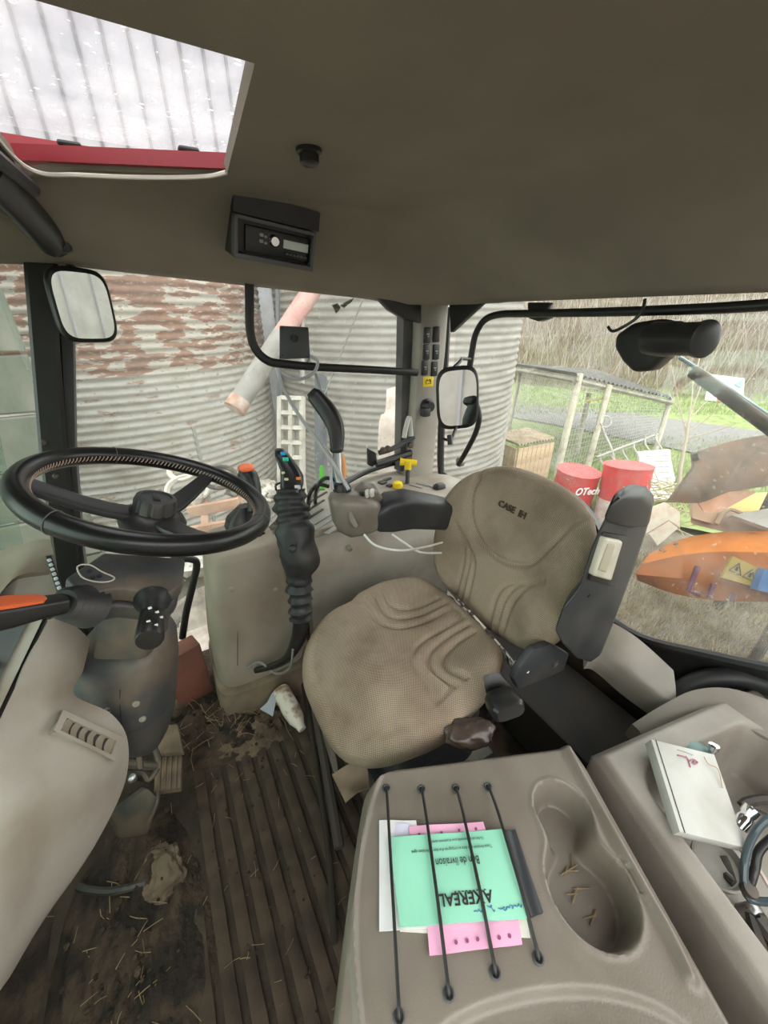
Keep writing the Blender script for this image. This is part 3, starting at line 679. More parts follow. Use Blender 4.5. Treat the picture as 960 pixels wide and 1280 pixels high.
# air vent: frame and slats
def vent_pt(px, py, off=0): return at(px, py, d=.653+.00139*(px-67)-.00032*(py-913)+off)
vo = [(66, 914), (76, 887), (150, 918), (152, 938), (144, 952)]; 
fr = [(67, 913), (79, 887), (152, 921), (143, 951)]; fi = [(76, 913), (84, 897), (146, 926), (139, 943)]
A = [vent_pt(*p, off=-.020) for p in fr]; I = [vent_pt(*p, off=-.022) for p in fi]
bm = B(); va = [bm.verts.new(p) for p in A]; vi = [bm.verts.new(p) for p in I]; vd = [bm.verts.new(p+V((-.03, .012, -.01))) for p in I]; vb = [bm.verts.new(vent_pt(*p, off=.01)) for p in fr]
for k in range(4):
    n = (k+1) % 4
    bm.faces.new((va[k], va[n], vi[n], vi[k])); bm.faces.new((vi[k], vi[n], vd[n], vd[k])); bm.faces.new((va[k], va[n], vb[n], vb[k]))
vf = obj('vent_frame', bm, BEIGE, dash, 30)
bm = B(); prism(bm, [vent_pt(*p, off=-.0165) for p in fi], V((-.002, .001, -.0005))); obj('vent_cavity', bm, mat('vent_dark', (.05, .042, .035), .8), vf)
for i in range(6):
    s = (i+.5)/6
    pt = [fi[0][j]+(fi[3][j]-fi[0][j])*s for j in (0, 1)]; pu = [fi[1][j]+(fi[2][j]-fi[1][j])*s for j in (0, 1)]
    a, b = vent_pt(pt[0]+1, pt[1]-1, -.009), vent_pt(pu[0]-1, pu[1]+1, -.009)
    gg = []
    for f in lin(0, 1, 6):
        x, y = pt[0]+(pu[0]-pt[0])*f, pt[1]+(pu[1]-pt[1])*f; bo = 2.2*math.sin(math.pi*f)
        gg.append([vent_pt(x-3.4-bo, y-1.6-bo*.4, -.0225), vent_pt(x+1.0-bo, y+.4-bo*.4, -.0205), vent_pt(x+4.4-bo*.5, y+2.0-bo*.2, -.0175)])
    bm = B(); thick(bm, gg, V((-.0012, .0006, 0))); obj('vent_slat', bm, BEIGED, vf, 60)
# ---------------- gear lever pedestal, front right ----------------
ped = thing('lever_pedestal', 'tapered beige plastic pedestal behind the steering wheel', 'console', (.12, 1.22, 0))
X, Yv, Zv = V((1, 0, 0)), V((0, 1, 0)), V((0, 0, 1))
bm = B(); sloft(bm, [(V((.135, 1.205, .645)), X, Yv, .085, .090), (V((.135, 1.205, .640)), X, Yv, .102, .108), (V((.135, 1.205, .615)), X, Yv, .113, .118), (V((.130, 1.205, .53)), X, Yv, .122, .126), (V((.125, 1.205, .40)), X, Yv, .135, .138), (V((.12, 1.205, .25)), X, Yv, .150, .150), (V((.12, 1.205, .16)), X, Yv, .157, .155), (V((.12, 1.205, .13)), X, Yv, .15, .148)], 5, 56); obj('body', bm, BEIGED, ped, 60)
bm = B(); sloft(bm, [(V((.13, 1.2, .14)), X, Yv, .175, .175), (V((.13, 1.2, .03)), X, Yv, .185, .185), (V((.13, 1.2, 0)), X, Yv, .185, .185)], 6, 40); obj('plinth', bm, mat('muddy_plastic', (.21, .165, .11), .8, c2=(.10, .075, .05), sc=8), ped, 60)
bm = B(); box(bm, (.15, 1.19, .647), (.13, .035, .01), bev=.003); obj('gate_slot', bm, BLACK, ped)
bm = B(); tube(bm, [at(297, 722, Y=1.085), at(297, 740, Y=1.083), at(297, 800, Y=1.063), at(297, 832, Y=1.05)], .0012, 5); obj('seam', bm, INK, ped)
for px, py, yy in ((290, 737, 1.077), (344, 737, 1.077)):
    bm = B(); lathe(bm, [(.008, .01), (.008, -.002), (.005, -.003)], at(px, py, Y=yy), (0, 1, .1), 12); obj('screw_cap', bm, BEIGE, ped)
lv = thing('gear_lever', 'black gear lever with orange top on the beige pedestal', 'lever', at(322, 685, d=1.27))
a, b = at(326, 686, d=1.28), at(318, 625, d=1.30)
bm = B(); tube(bm, [a, b], .010, 10, flat=.5); obj('shaft', bm, RUBBER, lv)
bm = B(); st = []; p0, p1, p2, p3 = at(318, 640, d=1.30), at(317, 615, d=1.31), at(311, 597, d=1.31), at(303, 589, d=1.31)
tube(bm, [p0, p1, p2, p3, p3-RGT*.008], [.022, .026, .033, .026, .012], 18, sm=5); kn = obj('grip', bm, BLACK, lv)
bm = B(); lathe(bm, [(.026, -.004), (.025, .004), (.018, .008), (.001, .009)], at(308, 585, d=1.30), V((0, -.25, 1)), 20); obj('orange_cap', bm, ORANGE, kn, label='orange cap on the lever')
bm = B(); sloft(bm, [(at(300, 668, d=1.36), X, Yv, .06, .05), (at(300, 645, d=1.36), X, Yv, .045, .04), (at(305, 632, d=1.34), X, Yv, .02, .02)], 3, 24); obj('gaiter', bm, BLACK, lv)
# ---------------- loader joystick with bellows ----------------
js = thing('loader_joystick', 'black joystick with coloured buttons on a ribbed rubber bellows', 'joystick', at(378, 770, d=1.2))
P = spline([at(377, 775, d=1.17), at(374, 738, d=1.15), at(374, 700, d=1.13), at(369, 668, d=1.12), at(364, 640, d=1.12), at(362, 612, d=1.12)], 10)
n = len(P); rings = []
for i, p in enumerate(P):
    s = i/(n-1); r = .030+.030*ss(.26, .42, s)-.016*ss(.60, .80, s)+.004*math.sin(s*9)
    if s < .30: r = (.029+.02*s)+.0065*math.sin(s*100)
    elif s > .66: r += .0045*math.sin(s*70)
    r *= 1-.12*ss(.9, 1, s)
    x, y, z = frame(P[min(i+1, n-1)]-P[max(i-1, 0)], RGT)
    rings.append([p+x*(r*math.cos(a)*(1+.22*noisev((math.cos(a), math.sin(a), s*7), 1.6)))+y*(r*.9*math.sin(a)*(1+.12*noisev((math.cos(a), math.sin(a), s*6+9), 1.6))) for a in (2*math.pi*j/36 for j in range(36))])
bm = B(); skinrings(bm, rings); bel = obj('bellows', bm, RUBBER, js, 70)
bm = B(); lathe(bm, [(.011, 0), (.011, .012), (.007, .016), (.001, .017)], at(366, 685, d=1.045), V((-.3, -.9, .2)), 14); obj('bellows_stud', bm, RUBBER, bel)
bm = B(); st = []
hp = [(364, 614, .030, .026), (365, 605, .033, .026), (365, 596, .032, .024), (362, 586, .026, .022), (357, 577, .022, .020), (352, 568, .019, .017), (349, 562, .012, .011)]
for px, py, a, b in hp: st.append((at(px, py, d=1.115), RGT, (V((.5, .86, .1))).normalized(), a, b))
sloft(bm, st, 3, 28); hd = obj('handle', bm, mat('joystick_black', (.015, .015, .016), .3), js, 60)
for px, py, sx, c, nm in ((354, 567, .009, (.02, .35, .75), 'blue_button'), (357, 574, .010, (.03, .62, .42), 'green_button'), (354, 591, .006, (.75, .7, .45), 'cream_button'), (358, 599, .007, (.75, .72, .5), 'cream_button'), (373, 598, .008, (.85, .25, .06), 'orange_button'), (372, 609, .010, (.7, .7, .7), 'white_button')):
    d = 1.094 if py > 580 else 1.098
    bm = B(); box(bm, at(px, py, d=d), (sx*1.7, .006, sx*1.2), rot=Matrix.Rotation(-.5, 3, 'Z'), bev=.0025); obj(nm, bm, mat(nm, c, .4), hd)
bm = B(); tube(bm, [at(345, 612, d=1.08), at(345, 606, d=1.10), at(352, 603, d=1.13)], .003, 6, sm=3); obj('guard_lip', bm, BLACK, hd)
bm = B(); tube(bm, [at(377, 770, d=1.17), at(372, 800, d=1.20), at(355, 826, d=1.25), at(320, 838, d=1.31)], [.026, .022, .014, .01], 10, sm=6); obj('cable_sleeve', bm, BLACK, js)
bm = B(); tube(bm, [at(310, 835, d=1.30), at(325, 828, d=1.28), at(345, 842, d=1.27), at(362, 835, d=1.22), at(366, 812, d=1.18)], .004, 6, sm=6); obj('grey_wire', bm, mat('grey_wire', (.20, .20, .19), .5), js)
# black curved grab handle beside the pedestal
bm = B(); tube(bm, [at(214, 699, Y=1.36), at(238, 699, Y=1.36), at(246, 706, Y=1.36), at(240, 735, Y=1.36), at(233, 765, Y=1.36), at(228, 797, Y=1.36)], .013, 10, sm=6)
obj('curved_rail', bm, BLACK, None, label='black curved grab rail left of the beige pedestal', cat='rail')
# ---------------- right hand console ----------------
rc = thing('side_console', 'long beige side console under the right window', 'console', (.65, 1.2, 0))
prof = [(1.09, .655), (1.075, .635), (1.06, .585), (1.045, .54), (1.035, .50), (1.05, .44), (1.075, .3), (1.09, .1), (1.09, .0)]
g = [[V((x, y+.045*ss(.62, .36, x), z)) for x in lin(.33, 1.02, 20)] for y, z in prof]
bm = B(); thick(bm, g, V((0, .05, 0))); obj('side_panel', bm, BEIGE, rc, 60)
dk = [(384, 645), (390, 622), (408, 606), (440, 596), (500, 587), (560, 593), (606, 611), (618, 628), (600, 660), (520, 668), (440, 672), (400, 671), (386, 660)]
q = [at(x, y, Z=.665) for x, y in dk]; q = [V((p.x, max(p.y, 1.075), p.z)) for p in q]; bm = B(); prism(bm, q, (0, 0, -.03), .006, 2); deck = obj('control_deck', bm, BEIGE, rc, 50)
bm = B(); tube(bm, [p+V((0, 0, -.012)) for p in [q[12], q[0], q[1], q[2]]], .008, 8, sm=4); obj('deck_edge', bm, DGREY, deck)
bm = B(); tube(bm, [at(430, 604, Z=.69), at(462, 588, Z=.70), at(500, 577, Z=.705), at(525, 572, Z=.705)], .012, 8, sm=5); obj('window_rail', bm, BLACK, rc)
def deckbox(px, py, s, m, nm, rot=.0, h=.004, bev=.0015):
    bm = B(); box(bm, at(px, py, Z=.665)+V((0, 0, h/2)), (s[0], s[1], h), rot=rot, bev=bev); return obj(nm, bm, m, deck)
for px, py in ((393, 633), (397, 622), (391, 645)): deckbox(px, py, (.12, .010), BLACK, 'lever_slot', .55)
for px, py, s in ((401, 648, (.10, .03)), (404, 655, (.11, .02)), (415, 663, (.06, .02))): deckbox(px, py, s, mat('deck_grey', (.30, .29, .27), .5), 'deck_panel', .5)
for px, py, s in ((478, 604, (.030, .03)), (487, 608, (.022, .022)), (484, 600, (.045, .012))): deckbox(px, py, s, DGREY, 'deck_button', .3, .008)
for px, py, s in ((520, 608, (.015, .06)), (528, 606, (.012, .06)), (536, 607, (.02, .06))): deckbox(px, py, s, mat('deck_grey', (.30, .29, .27), .5), 'deck_panel', .4)
bm = B(); p = at(549, 610, Z=.665); sloft(bm, [(p, X, Yv, .028, .018), (p+Zv*.014, X, Yv, .026, .016), (p+Zv*.02, X, Yv, .018, .010)], 3, 24); obj('rotary_dial', bm, BLACK, deck)
bm = B(); lathe(bm, [(.005, 0), (.005, .012), (.001, .013)], at(574, 628, Z=.665), (0, 0, 1), 10); obj('red_knob', bm, RED, deck)
# black curved levers at the deck's front end
for k, (px, py) in enumerate(((391, 632), (400, 624))):
    bm = B(); tube(bm, [at(px-6, py+5, Z=.665), at(px-4, py-14, d=1.33), at(px+6, py-26, d=1.35), at(px+20, py-24, d=1.37)], .0075, 8, sm=5); obj('hydraulic_lever', bm, BLACK, deck)
for px, py, c, nm in ((403, 598, (.16, .62, .08), 'green_lever'), (419, 592, (.03, .22, .38), 'blue_lever'), (429, 585, (.70, .30, .10), 'orange_lever')):
    bm = B(); tube(bm, [at(px, py+14, d=1.40), at(px, py, d=1.41), at(px-1, py-16, d=1.42)], [.010, .013, .006], 10, sm=4); obj(nm, bm, mat(nm, c, .45), deck)
for px, py in ((438, 687), (520, 678)):
    bm = B(); lathe(bm, [(.010, .012), (.010, -.002), (.006, -.002), (.005, .004)], at(px, py, Y=1.052), (0, 1, .2), 14); obj('screw_hole', bm, BEIGED if px < 500 else BLACK, rc)
# yellow tap shaped lever and yellow knob
t = thing('yellow_lever', 'yellow T shaped lever on black stem by the rear pillar', 'lever', at(508, 605, Z=.668))
p = at(509, 604, Z=.668); top_ = at(510, 583, d=(p-EYE).dot(FWD))
bm = B(); tube(bm, [p, top_], .009, 12); obj('stem', bm, BLACK, t)
ll = at(500, 577, d=(p-EYE).dot(FWD)); rl = at(521, 579, d=(p-EYE).dot(FWD))
bm = B(); tube(bm, [ll, ll+(rl-ll)*.3, ll+(rl-ll)*.7, rl], [.017, .014, .015, .013], 14); tube(bm, [top_+V((0, 0, -.012)), top_+V((0, 0, .025))], .015, 12); obj('t_handle', bm, YELLOW, t)
p = at(497, 609, Z=.667); bm = B(); lathe(bm, [(.020, 0), (.022, .012), (.019, .022), (.010, .027), (.001, .028)], p, (0, 0, 1), 20); obj('yellow_knob', bm, YELLOW, deck, label='round yellow knob')
# ---------------- right armrest with multifunction lever ----------------
am = thing('control_armrest', 'grey armrest with beige control pod beside the seat', 'armrest', (.6, .93, .5))
def arm(px, py, d, a, b): return (at(px, py, d=d), V((.25, .92, 0)).normalized(), V((-.1, 0, 1)).normalized(), a, b)
bm = B(); sloft(bm, [arm(463, 650, 1.13, .025, .018), arm(470, 646, 1.14, .042, .038), arm(485, 640, 1.16, .05, .055), arm(510, 636, 1.20, .05, .058), arm(545, 640, 1.25, .05, .052), arm(580, 645, 1.31, .045, .045)], 4.5, 36); obj('arm_pad', bm, ARMG, am, 60)
bm = B(); sloft(bm, [arm(413, 637, 1.10, .02, .035), arm(418, 640, 1.10, .038, .058), arm(432, 642, 1.11, .05, .070), arm(450, 641, 1.12, .05, .066), arm(466, 641, 1.13, .042, .052), arm(478, 643, 1.15, .035, .040)], 3.2, 40); pd = obj('control_pod', bm, GREYB, am, 60)
bm = B(); q = [at(x, y, d=1.055) for x, y in ((435, 638), (438, 636), (448, 658), (444, 661), (437, 652))]; prism(bm, q, FWD*.03, .002); obj('pod_ridge', bm, GREYB, pd)
bm = B(); sloft(bm, [arm(445, 622, 1.11, .03, .02), arm(455, 615, 1.12, .035, .025), arm(470, 616, 1.135, .03, .022), arm(476, 622, 1.15, .02, .014)], 4, 28); sp_ = obj('switch_panel', bm, GREYB, pd, 60)
for px, py in ((452.5, 619), (459, 617), (465, 616)):
    bm = B(); box(bm, at(px, py, d=1.082), (.012, .008, .024), rot=.4, bev=.002); obj('switch', bm, BLACK if px < 455 else WHITEP, sp_)
ml = thing('multifunction_lever', 'curved black multifunction lever on the armrest pod', 'lever', at(428, 612, d=1.10))
bm = B(); rings = []
p = at(428, 618, d=1.10)
for r, h in ((.024, 0), (.026, .012), (.024, .026), (.019, .034)):
    rings.append([p+X*(r*(1 if j % 4 < 2 else .9)*math.cos(2*math.pi*j/48))+Yv*(r*(1 if j % 4 < 2 else .9)*math.sin(2*math.pi*j/48))+Zv*h for j in range(48)])
skinrings(bm, rings); obj('ribbed_collar', bm, BLACK, ml, 30)
bm = B(); tube(bm, [at(426, 606, d=1.10), at(422, 590, d=1.10), at(421, 560, d=1.10)], .013, 14); obj('chrome_shaft', bm, STEEL, ml)
bm = B(); lathe(bm, [(.018, 0), (.020, .006), (.018, .012)], at(421, 564, d=1.10), (0, 0, 1), 18); obj('shaft_ring', bm, BLACK, ml)
bm = B()
gp = spline([at(421, 563, d=1.10), at(421, 545, d=1.10), at(418, 530, d=1.10), at(410, 515, d=1.10), at(400, 502, d=1.10), at(390, 490, d=1.10)], 5); n = len(gp); st = []
for i, p in enumerate(gp):
    s = i/(n-1); x, y, z = frame(gp[min(i+1, n-1)]-gp[max(i-1, 0)], V((.5, .866, 0)))
    a = .019+.006*math.sin(s*3.0); a = a if s < .95 else a*.8
    st.append((p, x, y, a*.85, a*(.95+.15*s)))
sloft(bm, st, 3, 24); gr = obj('grip', bm, BLACK, ml, 60)
for px, py in ((402, 494), (408, 503), (414, 511), (418, 516)):
    bm = B(); box(bm, at(px, py, d=1.09), (.010, .012, .008), rot=Matrix.Rotation(.6, 3, 'Y'), bev=.0025); obj('grip_button', bm, DGREY, gr)
# ---------------- grab bar in the right window, mounting plate, cables ----------------
gb = thing('grab_bar', 'black flat grab bar across the right side window', 'bar', at(420, 460, Y=1.29))
bm = B(); tube(bm, [at(312, 340, Y=1.29), at(312, 380, Y=1.29), at(313, 415, Y=1.29), at(320, 437, Y=1.29), at(335, 451, Y=1.29), at(355, 455, Y=1.29), at(400, 459, Y=1.29), at(460, 462, Y=1.29), at(522, 466, Y=1.29)], .013, 10, sm=6, flat=.45, up=(0, 0, 1)); obj('bar', bm, BLACK, gb)
for px in (298, 323):
    p = at(px, 344, Y=1.29); bm = B(); lathe(bm, [(.007, .005), (.008, -.006), (.004, -.012)], p, (0, 0, 1), 12); obj('bolt', bm, BLACK, gb)
mp_ = thing('mounting_plate', 'square black screen mounting plate on the grab bar', 'plate', at(368, 430, Y=1.27))
q = [at(x, y, Y=1.262) for x, y in ((350, 407), (386, 409), (388, 448), (350, 449))]
bm = B(); prism(bm, q, (0, .008, 0), .003); mpl = obj('plate', bm, mat('plate_grey', (.06, .065, .068), .45), mp_)
bm = B(); lathe(bm, [(.011, 0), (.011, -.006), (.007, -.006), (.006, -.003)], at(368, 423, Y=1.262), (0, 1, 0), 18); obj('centre_boss', bm, BLACK, mpl)
for px, py in ((353, 410), (383, 411), (353, 444), (384, 446)):
    bm = B(); lathe(bm, [(.003, 0), (.003, -.0015)], at(px, py, Y=1.262), (0, 1, 0), 10); obj('hole', bm, INK, mpl)
def cable(pts, r, label, m=CABLE, name='cable'):
    bm = B(); tube(bm, [at(x, y, d=d) for x, y, d in pts], r, 7, sm=6); return obj(name, bm, m, None, label=label, cat='cable')
cable([(352, 446, 1.27), (346, 458, 1.25), (356, 470, 1.24), (375, 474, 1.24), (392, 466, 1.25), (397, 452, 1.27), (388, 445, 1.28)], .0055, 'thick grey cable coiled round the mounting plate foot')
cable([(386, 448, 1.28), (378, 459, 1.26), (362, 461, 1.26), (352, 452, 1.27)], .0055, 'short loop of grey cable just under the mounting plate')
cable([(346, 452, 1.26), (350, 475, 1.22), (362, 500, 1.18), (380, 528, 1.14), (398, 552, 1.10), (418, 582, 1.07), (436, 612, 1.06)], .0055, 'grey cable running diagonally from plate to armrest pod')
cable([(386, 450, 1.30), (395, 470, 1.28), (404, 500, 1.24), (408, 530, 1.20), (398, 550, 1.16), (412, 570, 1.10), (414, 600, 1.07), (416, 612, 1.07)], .0045, 'pale grey cable hanging behind the multifunction lever')
cable([(455, 668, 1.10), (470, 682, 1.09), (500, 688, 1.12), (530, 684, 1.16), (553, 678, 1.19)], .0035, 'lower white cable looping under the armrest', WHITEP)
cable([(490, 668, 1.15), (505, 678, 1.14), (525, 690, 1.16), (552, 691, 1.18)], .0035, 'upper white cable drooping below the grey armrest pad', WHITEP)
# ---------------- mirrors ----------------
def mirror(name, label, px, d, nrm, roll, hw, hh, k, parts):
    p = at(*px, d=d); n = V(nrm).normalized(); x, y, n = frame(n, RGT+UPV*roll)
    t = thing(name, label, 'mirror', p)
    E = sellipse(48, k, hw, hh)
    bm = B(); skinrings(bm, [[p+x*(a*1.0)+y*(b*1.0)+n*.004 for a, b in E], [p+x*(a*1.05)+y*(b*1.05)-n*.0 for a, b in E], [p+x*(a*1.03)+y*(b*1.03)-n*.018 for a, b in E], [p+x*(a*.8)+y*(b*.8)-n*.034 for a, b in E]]); obj('housing', bm, BLACK, t, 50)
    bm = B(); skinrings(bm, [[p+x*(a*.92)+y*(b*.92)+n*.0055 for a, b in E], [p+x*(a*.92)+y*(b*.92)+n*.003 for a, b in E]]); obj('mirror_glass', bm, MIRROR, t, 30)
    return t, p, x, y, n
t, p, x, y, n = mirror('front_mirror', 'rounded black mirror hanging on the front right pillar', (105, 383), .93, (.40, -.9, -.06), -.08, .061, .077, 4.2, 0)
bm = B(); tube(bm, [p+y*.07-n*.03, at(88, 330, d=.98), at(80, 322, d=1.0)], .010, 8, sm=4); obj('arm', bm, BLACK, t)
t, p, x, y, n = mirror('rear_mirror', 'small tall mirror hanging before the rear right pillar', (572, 498), 1.30, (-.50, -.86, .05), .10, .068, .098, 4.0, 0)
bm = B(); q0 = p+y*.09-n*.012; tube(bm, [q0-x*.02, at(575, 452, d=1.30), at(577, 448, d=1.32), at(589, 449, X=1.02)], .0055, 8); obj('upper_bracket', bm, BLACK, t)
bm = B(); tube(bm, [p-y*.09-n*.012, at(566, 545, d=1.29), at(562, 551, d=1.29), at(553, 548, d=1.30)], .005, 8); tube(bm, [at(562, 544, d=1.285), at(563, 556, d=1.285)], .009, 10); obj('lower_bracket', bm, BLACK, t)
# ---------------- rear window rail and wiper motor ----------------
XR = 1.02
rl_ = thing('window_rail', 'black tube rail round the rear window top', 'rail', at(700, 390, X=XR))
bm = B(); tube(bm, [at(1010, 377, X=XR), at(900, 385, X=XR), at(760, 390, X=XR), at(660, 392, X=XR), at(625, 393, X=XR), at(606, 400, X=XR), at(595, 417, X=XR), at(590, 440, X=XR), at(586, 468, X=XR)], .011, 10, sm=6); obj('rail_tube', bm, BLACK, rl_)
bm = B(); tube(bm, [at(594, 500, X=XR), at(599, 520, X=XR), at(595, 540, X=XR), at(584, 562, X=XR), at(573, 581, X=XR)], .0105, 10, sm=6); obj('lower_tube', bm, BLACK, rl_)
bm = B(); lathe(bm, [(.020, 0), (.020, .014), (.012, .02)], at(577, 577, X=XR+.015), (-1, 0, 0), 16); obj('mount', bm, STEEL, rl_)
bm = B(); q = [at(x, y, X=XR+.03) for x, y in ((659, 378), (684, 378), (684, 398), (672, 402), (660, 398))]; prism(bm, q, (.03, 0, 0), .004); obj('bracket', bm, BLACK, rl_)
wm = thing('wiper_motor', 'black wiper motor hanging under the rear window rail', 'motor', at(805, 440, X=1.0))
q = [at(x, y, X=.985) for x, y in ((768, 418), (790, 403), (826, 398), (842, 402), (845, 416), (842, 438), (828, 448), (812, 464), (790, 466), (776, 452), (766, 434))]
bm = B(); prism(bm, q, (.055, 0, 0), .012, 3); obj('gear_case', bm, BLACK, wm, 60)
a, b = at(815, 424, X=.97), at(884, 424, X=.93)
bm = B(); z = (b-a).normalized(); L = (b-a).length; lathe(bm, [(.034, 0), (.034, L*.45), (.031, L*.5), (.031, L*.9), (.034, L*.92), (.034, L*.98), (.026, L), (.001, L)], a, z, 28); obj('motor_can', bm, mat('motor_black', (.02, .02, .021), .3), wm)
bm = B(); tube(bm, [at(806, 374, X=.98), at(804, 385, X=.975), at(795, 398, X=.97), at(780, 408, X=.965), at(766, 414, X=.965), at(760, 408, X=.965)], .0035, 6, sm=5); obj('motor_wire', bm, BLACK, wm)
# ---------------- folded jump seat with document straps ----------------
jt = thing('folded_jump_seat', 'folded grey beige jump seat back with cup holder and elastic cords', 'seat', (.3, .2, 0))
JZ = .52; JO = V((.183, .393, 0)); JU = V((.920, -.391, 0)).normalized(); JV = V((-.391, -.920, 0)).normalized()
def J(u, v, z=0): return JO+JU*u+JV*v+V((0, 0, JZ+z))
def juv(px, py):
    p = at(px, py, Z=JZ)-JO; return p.x*JU.x+p.y*JU.y, p.x*JV.x+p.y*JV.y
def dseg(p, ln):
    best = 9
    for a, b in zip(ln[:-1], ln[1:]):
        ab = (b[0]-a[0], b[1]-a[1]); l2 = ab[0]**2+ab[1]**2
        t = max(0, min(1, ((p[0]-a[0])*ab[0]+(p[1]-a[1])*ab[1])/l2)); q = math.hypot(p[0]-a[0]-t*ab[0], p[1]-a[1]-t*ab[1])
        best = min(best, q)
    return best
c1, c2 = juv(703, 1012), juv(738, 1108)
cm = juv(716, 1052)
rgL = sp2([juv(*p) for p in ((478, 962), (462, 1010), (448, 1080), (442, 1160), (446, 1240), (456, 1330))], 5)
rgR = sp2([juv(*p) for p in ((708, 934), (735, 985), (790, 1085), (835, 1165), (862, 1222))], 4)
arc = sp2([juv(*p) for p in ((500, 1330), (560, 1272), (620, 1244), (690, 1230), (760, 1232), (830, 1255), (900, 1310))], 5)
def smin(a, b, k):
    h = max(0, min(1, .5+.5*(b-a)/k)); return b+(a-b)*h-k*h*(1-h)
def jh(u, v):
    p = (u, v); z = 0
    d1 = math.hypot(u-c1[0], v-c1[1])-.047; d2 = math.hypot((u-c2[0])/1.0, (v-c2[1])/1.08)-.063
    dc = smin(d1, d2, .035)
    if dc < .012: z -= .062*ss(.003, -.013, dc)-.0022*math.exp(-((dc-.004)/.004)**2)
    z += .006*math.exp(-(dseg(p, rgL)/.0045)**2)
    q = dseg(p, rgR); z += .012*math.exp(-(q/.008)**2) if dc > .01 else 0
    # lower, domed part in front of the arc
    dv = dseg(p, arc); best = min(arc, key=lambda a: abs(a[0]-u)); inside = v > best[1]
    if inside: z += -.010*ss(0, .012, dv)+.02*ss(.02, .10, dv)
    return z
nu, nv = 150, 170; G = []
for j in range(nv+1):
    v = -.002+.50*j/nv; row = []
    rc_ = .05; ins = rc_-math.sqrt(max(0, rc_**2-max(0, rc_-v)**2)) if v < rc_ else 0
    ul = -.075*min(1, (max(v, 0)/.30))**.8+.012+ins; ur = .432-.25*ins
    for i in range(nu+1):
        u = ul+(ur-ul)*i/nu
        e = min(u-ul, ur-u, v+.002); drop = -.012*(1-ss(0, .012, e))**2
        row.append((u, v, jh(u, v)+drop))
    G.append(row)
top = [[J(*p) for p in r] for r in G]
bm = B(); a = gridmesh(bm, top)
# skirt
loop = [(0, i) for i in range(nu+1)]+[(j, nu) for j in range(1, nv+1)]+[(nv, i) for i in range(nu-1, -1, -1)]+[(j, 0) for j in range(nv-1, 0, -1)]
prev = [a[j][i] for j, i in loop]; cxy = J(.19, .25)
for dz, sc in ((-.02, 1.012), (-.07, 1.008), (-.13, .95)):
    cur = []
    for v in [a[j][i] for j, i in loop]:
        q = v.co; cur.append(bm.verts.new((cxy.x+(q.x-cxy.x)*sc, cxy.y+(q.y-cxy.y)*sc, JZ-.012+dz)))
    for k in range(len(loop)): n = (k+1) % len(loop); bm.faces.new((prev[k], prev[n], cur[n], cur[k]))
    prev = cur
obj('back_panel', bm, GREYB, jt, 60)
bm = B(); box(bm, J(.20, .26, -.33), (.26, .22, .38), rot=-.40, bev=.02); obj('seat_base', bm, DUSTGREY, jt)
# straw crumbs in the cup holder
bm = B()
for k in range(9):
    p = J(c2[0]+random.uniform(-.02, .01), c2[1]+random.uniform(-.045, .03), -.058); a_ = random.uniform(-.6, .9)
    tube(bm, [p, p+V((math.cos(a_), math.sin(a_), .04))*random.uniform(.015, .04)], .0012, 4)
obj('cup_straw', bm, STRAW, None, label='loose straw bits lying in the cup holder', cat='straw', kind='stuff')
# ---------------- papers under the cords ----------------
def sheet(name, pts, z, th, m, label, cat, lift=None):
    bm = B(); q = [at(x, y, Z=JZ+z) for x, y in pts]
    if len(q) == 4:
        g = []
        for i in range(7):
            s = i/6; l, r = q[0]+(q[3]-q[0])*s, q[1]+(q[2]-q[1])*s
            g.append([l+(r-l)*(k/6)+V((0, 0, .0012*math.sin(k*1.1+i*.7)*(0 if k in (0, 6) else 1)+((lift or 0)*(abs(i/3-1)**2)))) for k in range(7)])
        thick(bm, g, (0, 0, -th))
    else: prism(bm, q, (0, 0, -th))
    return obj(name, bm, m, None, 60, label=label, cat=cat)
PW = mat('white_paper', (.72, .72, .74), .85, c2=(.62, .60, .58), sc=14); PL = mat('lilac_paper', (.58, .57, .70), .85)
PP = mat('pink_paper', (.82, .42, .60), .85, c2=(.74, .36, .53), sc=12); PG = mat('green_paper', (.25, .60, .43), .8, c2=(.29, .65, .48), sc=9)
PK = mat('black_cover', (.035, .037, .042), .5)
sheet('white_paper', ((474, 1026), (520, 1026), (540, 1160), (474, 1164)), .0045, .0035, PW, 'stack of white papers sticking out left of the green booklet', 'paper', .002)
sheet('lilac_paper', ((494, 1029), (530, 1032), (534, 1052), (494, 1050)), .0065, .001, PL, 'pale lilac paper corner above the green booklet', 'paper')
sheet('cream_paper', ((500, 1120), (650, 1110), (663, 1172), (500, 1164)), .0030, .002, mat('cream_paper', (.70, .70, .62), .85), 'cream paper edge showing below the green booklet', 'paper')
bk_ = sheet('black_booklet', ((630, 1040), (644, 1036), (679, 1140), (664, 1146)), .006, .006, PK, 'thin black booklet along the right edge of the papers', 'booklet')
p1 = sheet('pink_booklet', ((511, 1033), (604, 1027), (610, 1046), (514, 1056)), .0078, .002, PP, 'pink sheet peeking out above the green booklet', 'booklet')
p2 = sheet('pink_booklet', ((533, 1145), (646, 1138), (653, 1180), (537, 1194)), .0068, .003, PP, 'pink sheet sticking out below the green booklet', 'booklet')
gn = sheet('delivery_note_booklet', ((486, 1047), (628, 1036), (662, 1147), (500, 1158)), .0125, .004, PG, 'green delivery note booklet held under elastic cords', 'booklet')
fw = V((0, 0, 1)); gu = (at(486, 1047, Z=JZ)-at(628, 1036, Z=JZ)).normalized()   # letters run towards image left
ZT = JZ+.0140
text('print', 'AXEREAL', at(582, 1122, Z=ZT), gu, fw, .0195, INK, gn, ext=.0002, bold=True, sx=1.0)
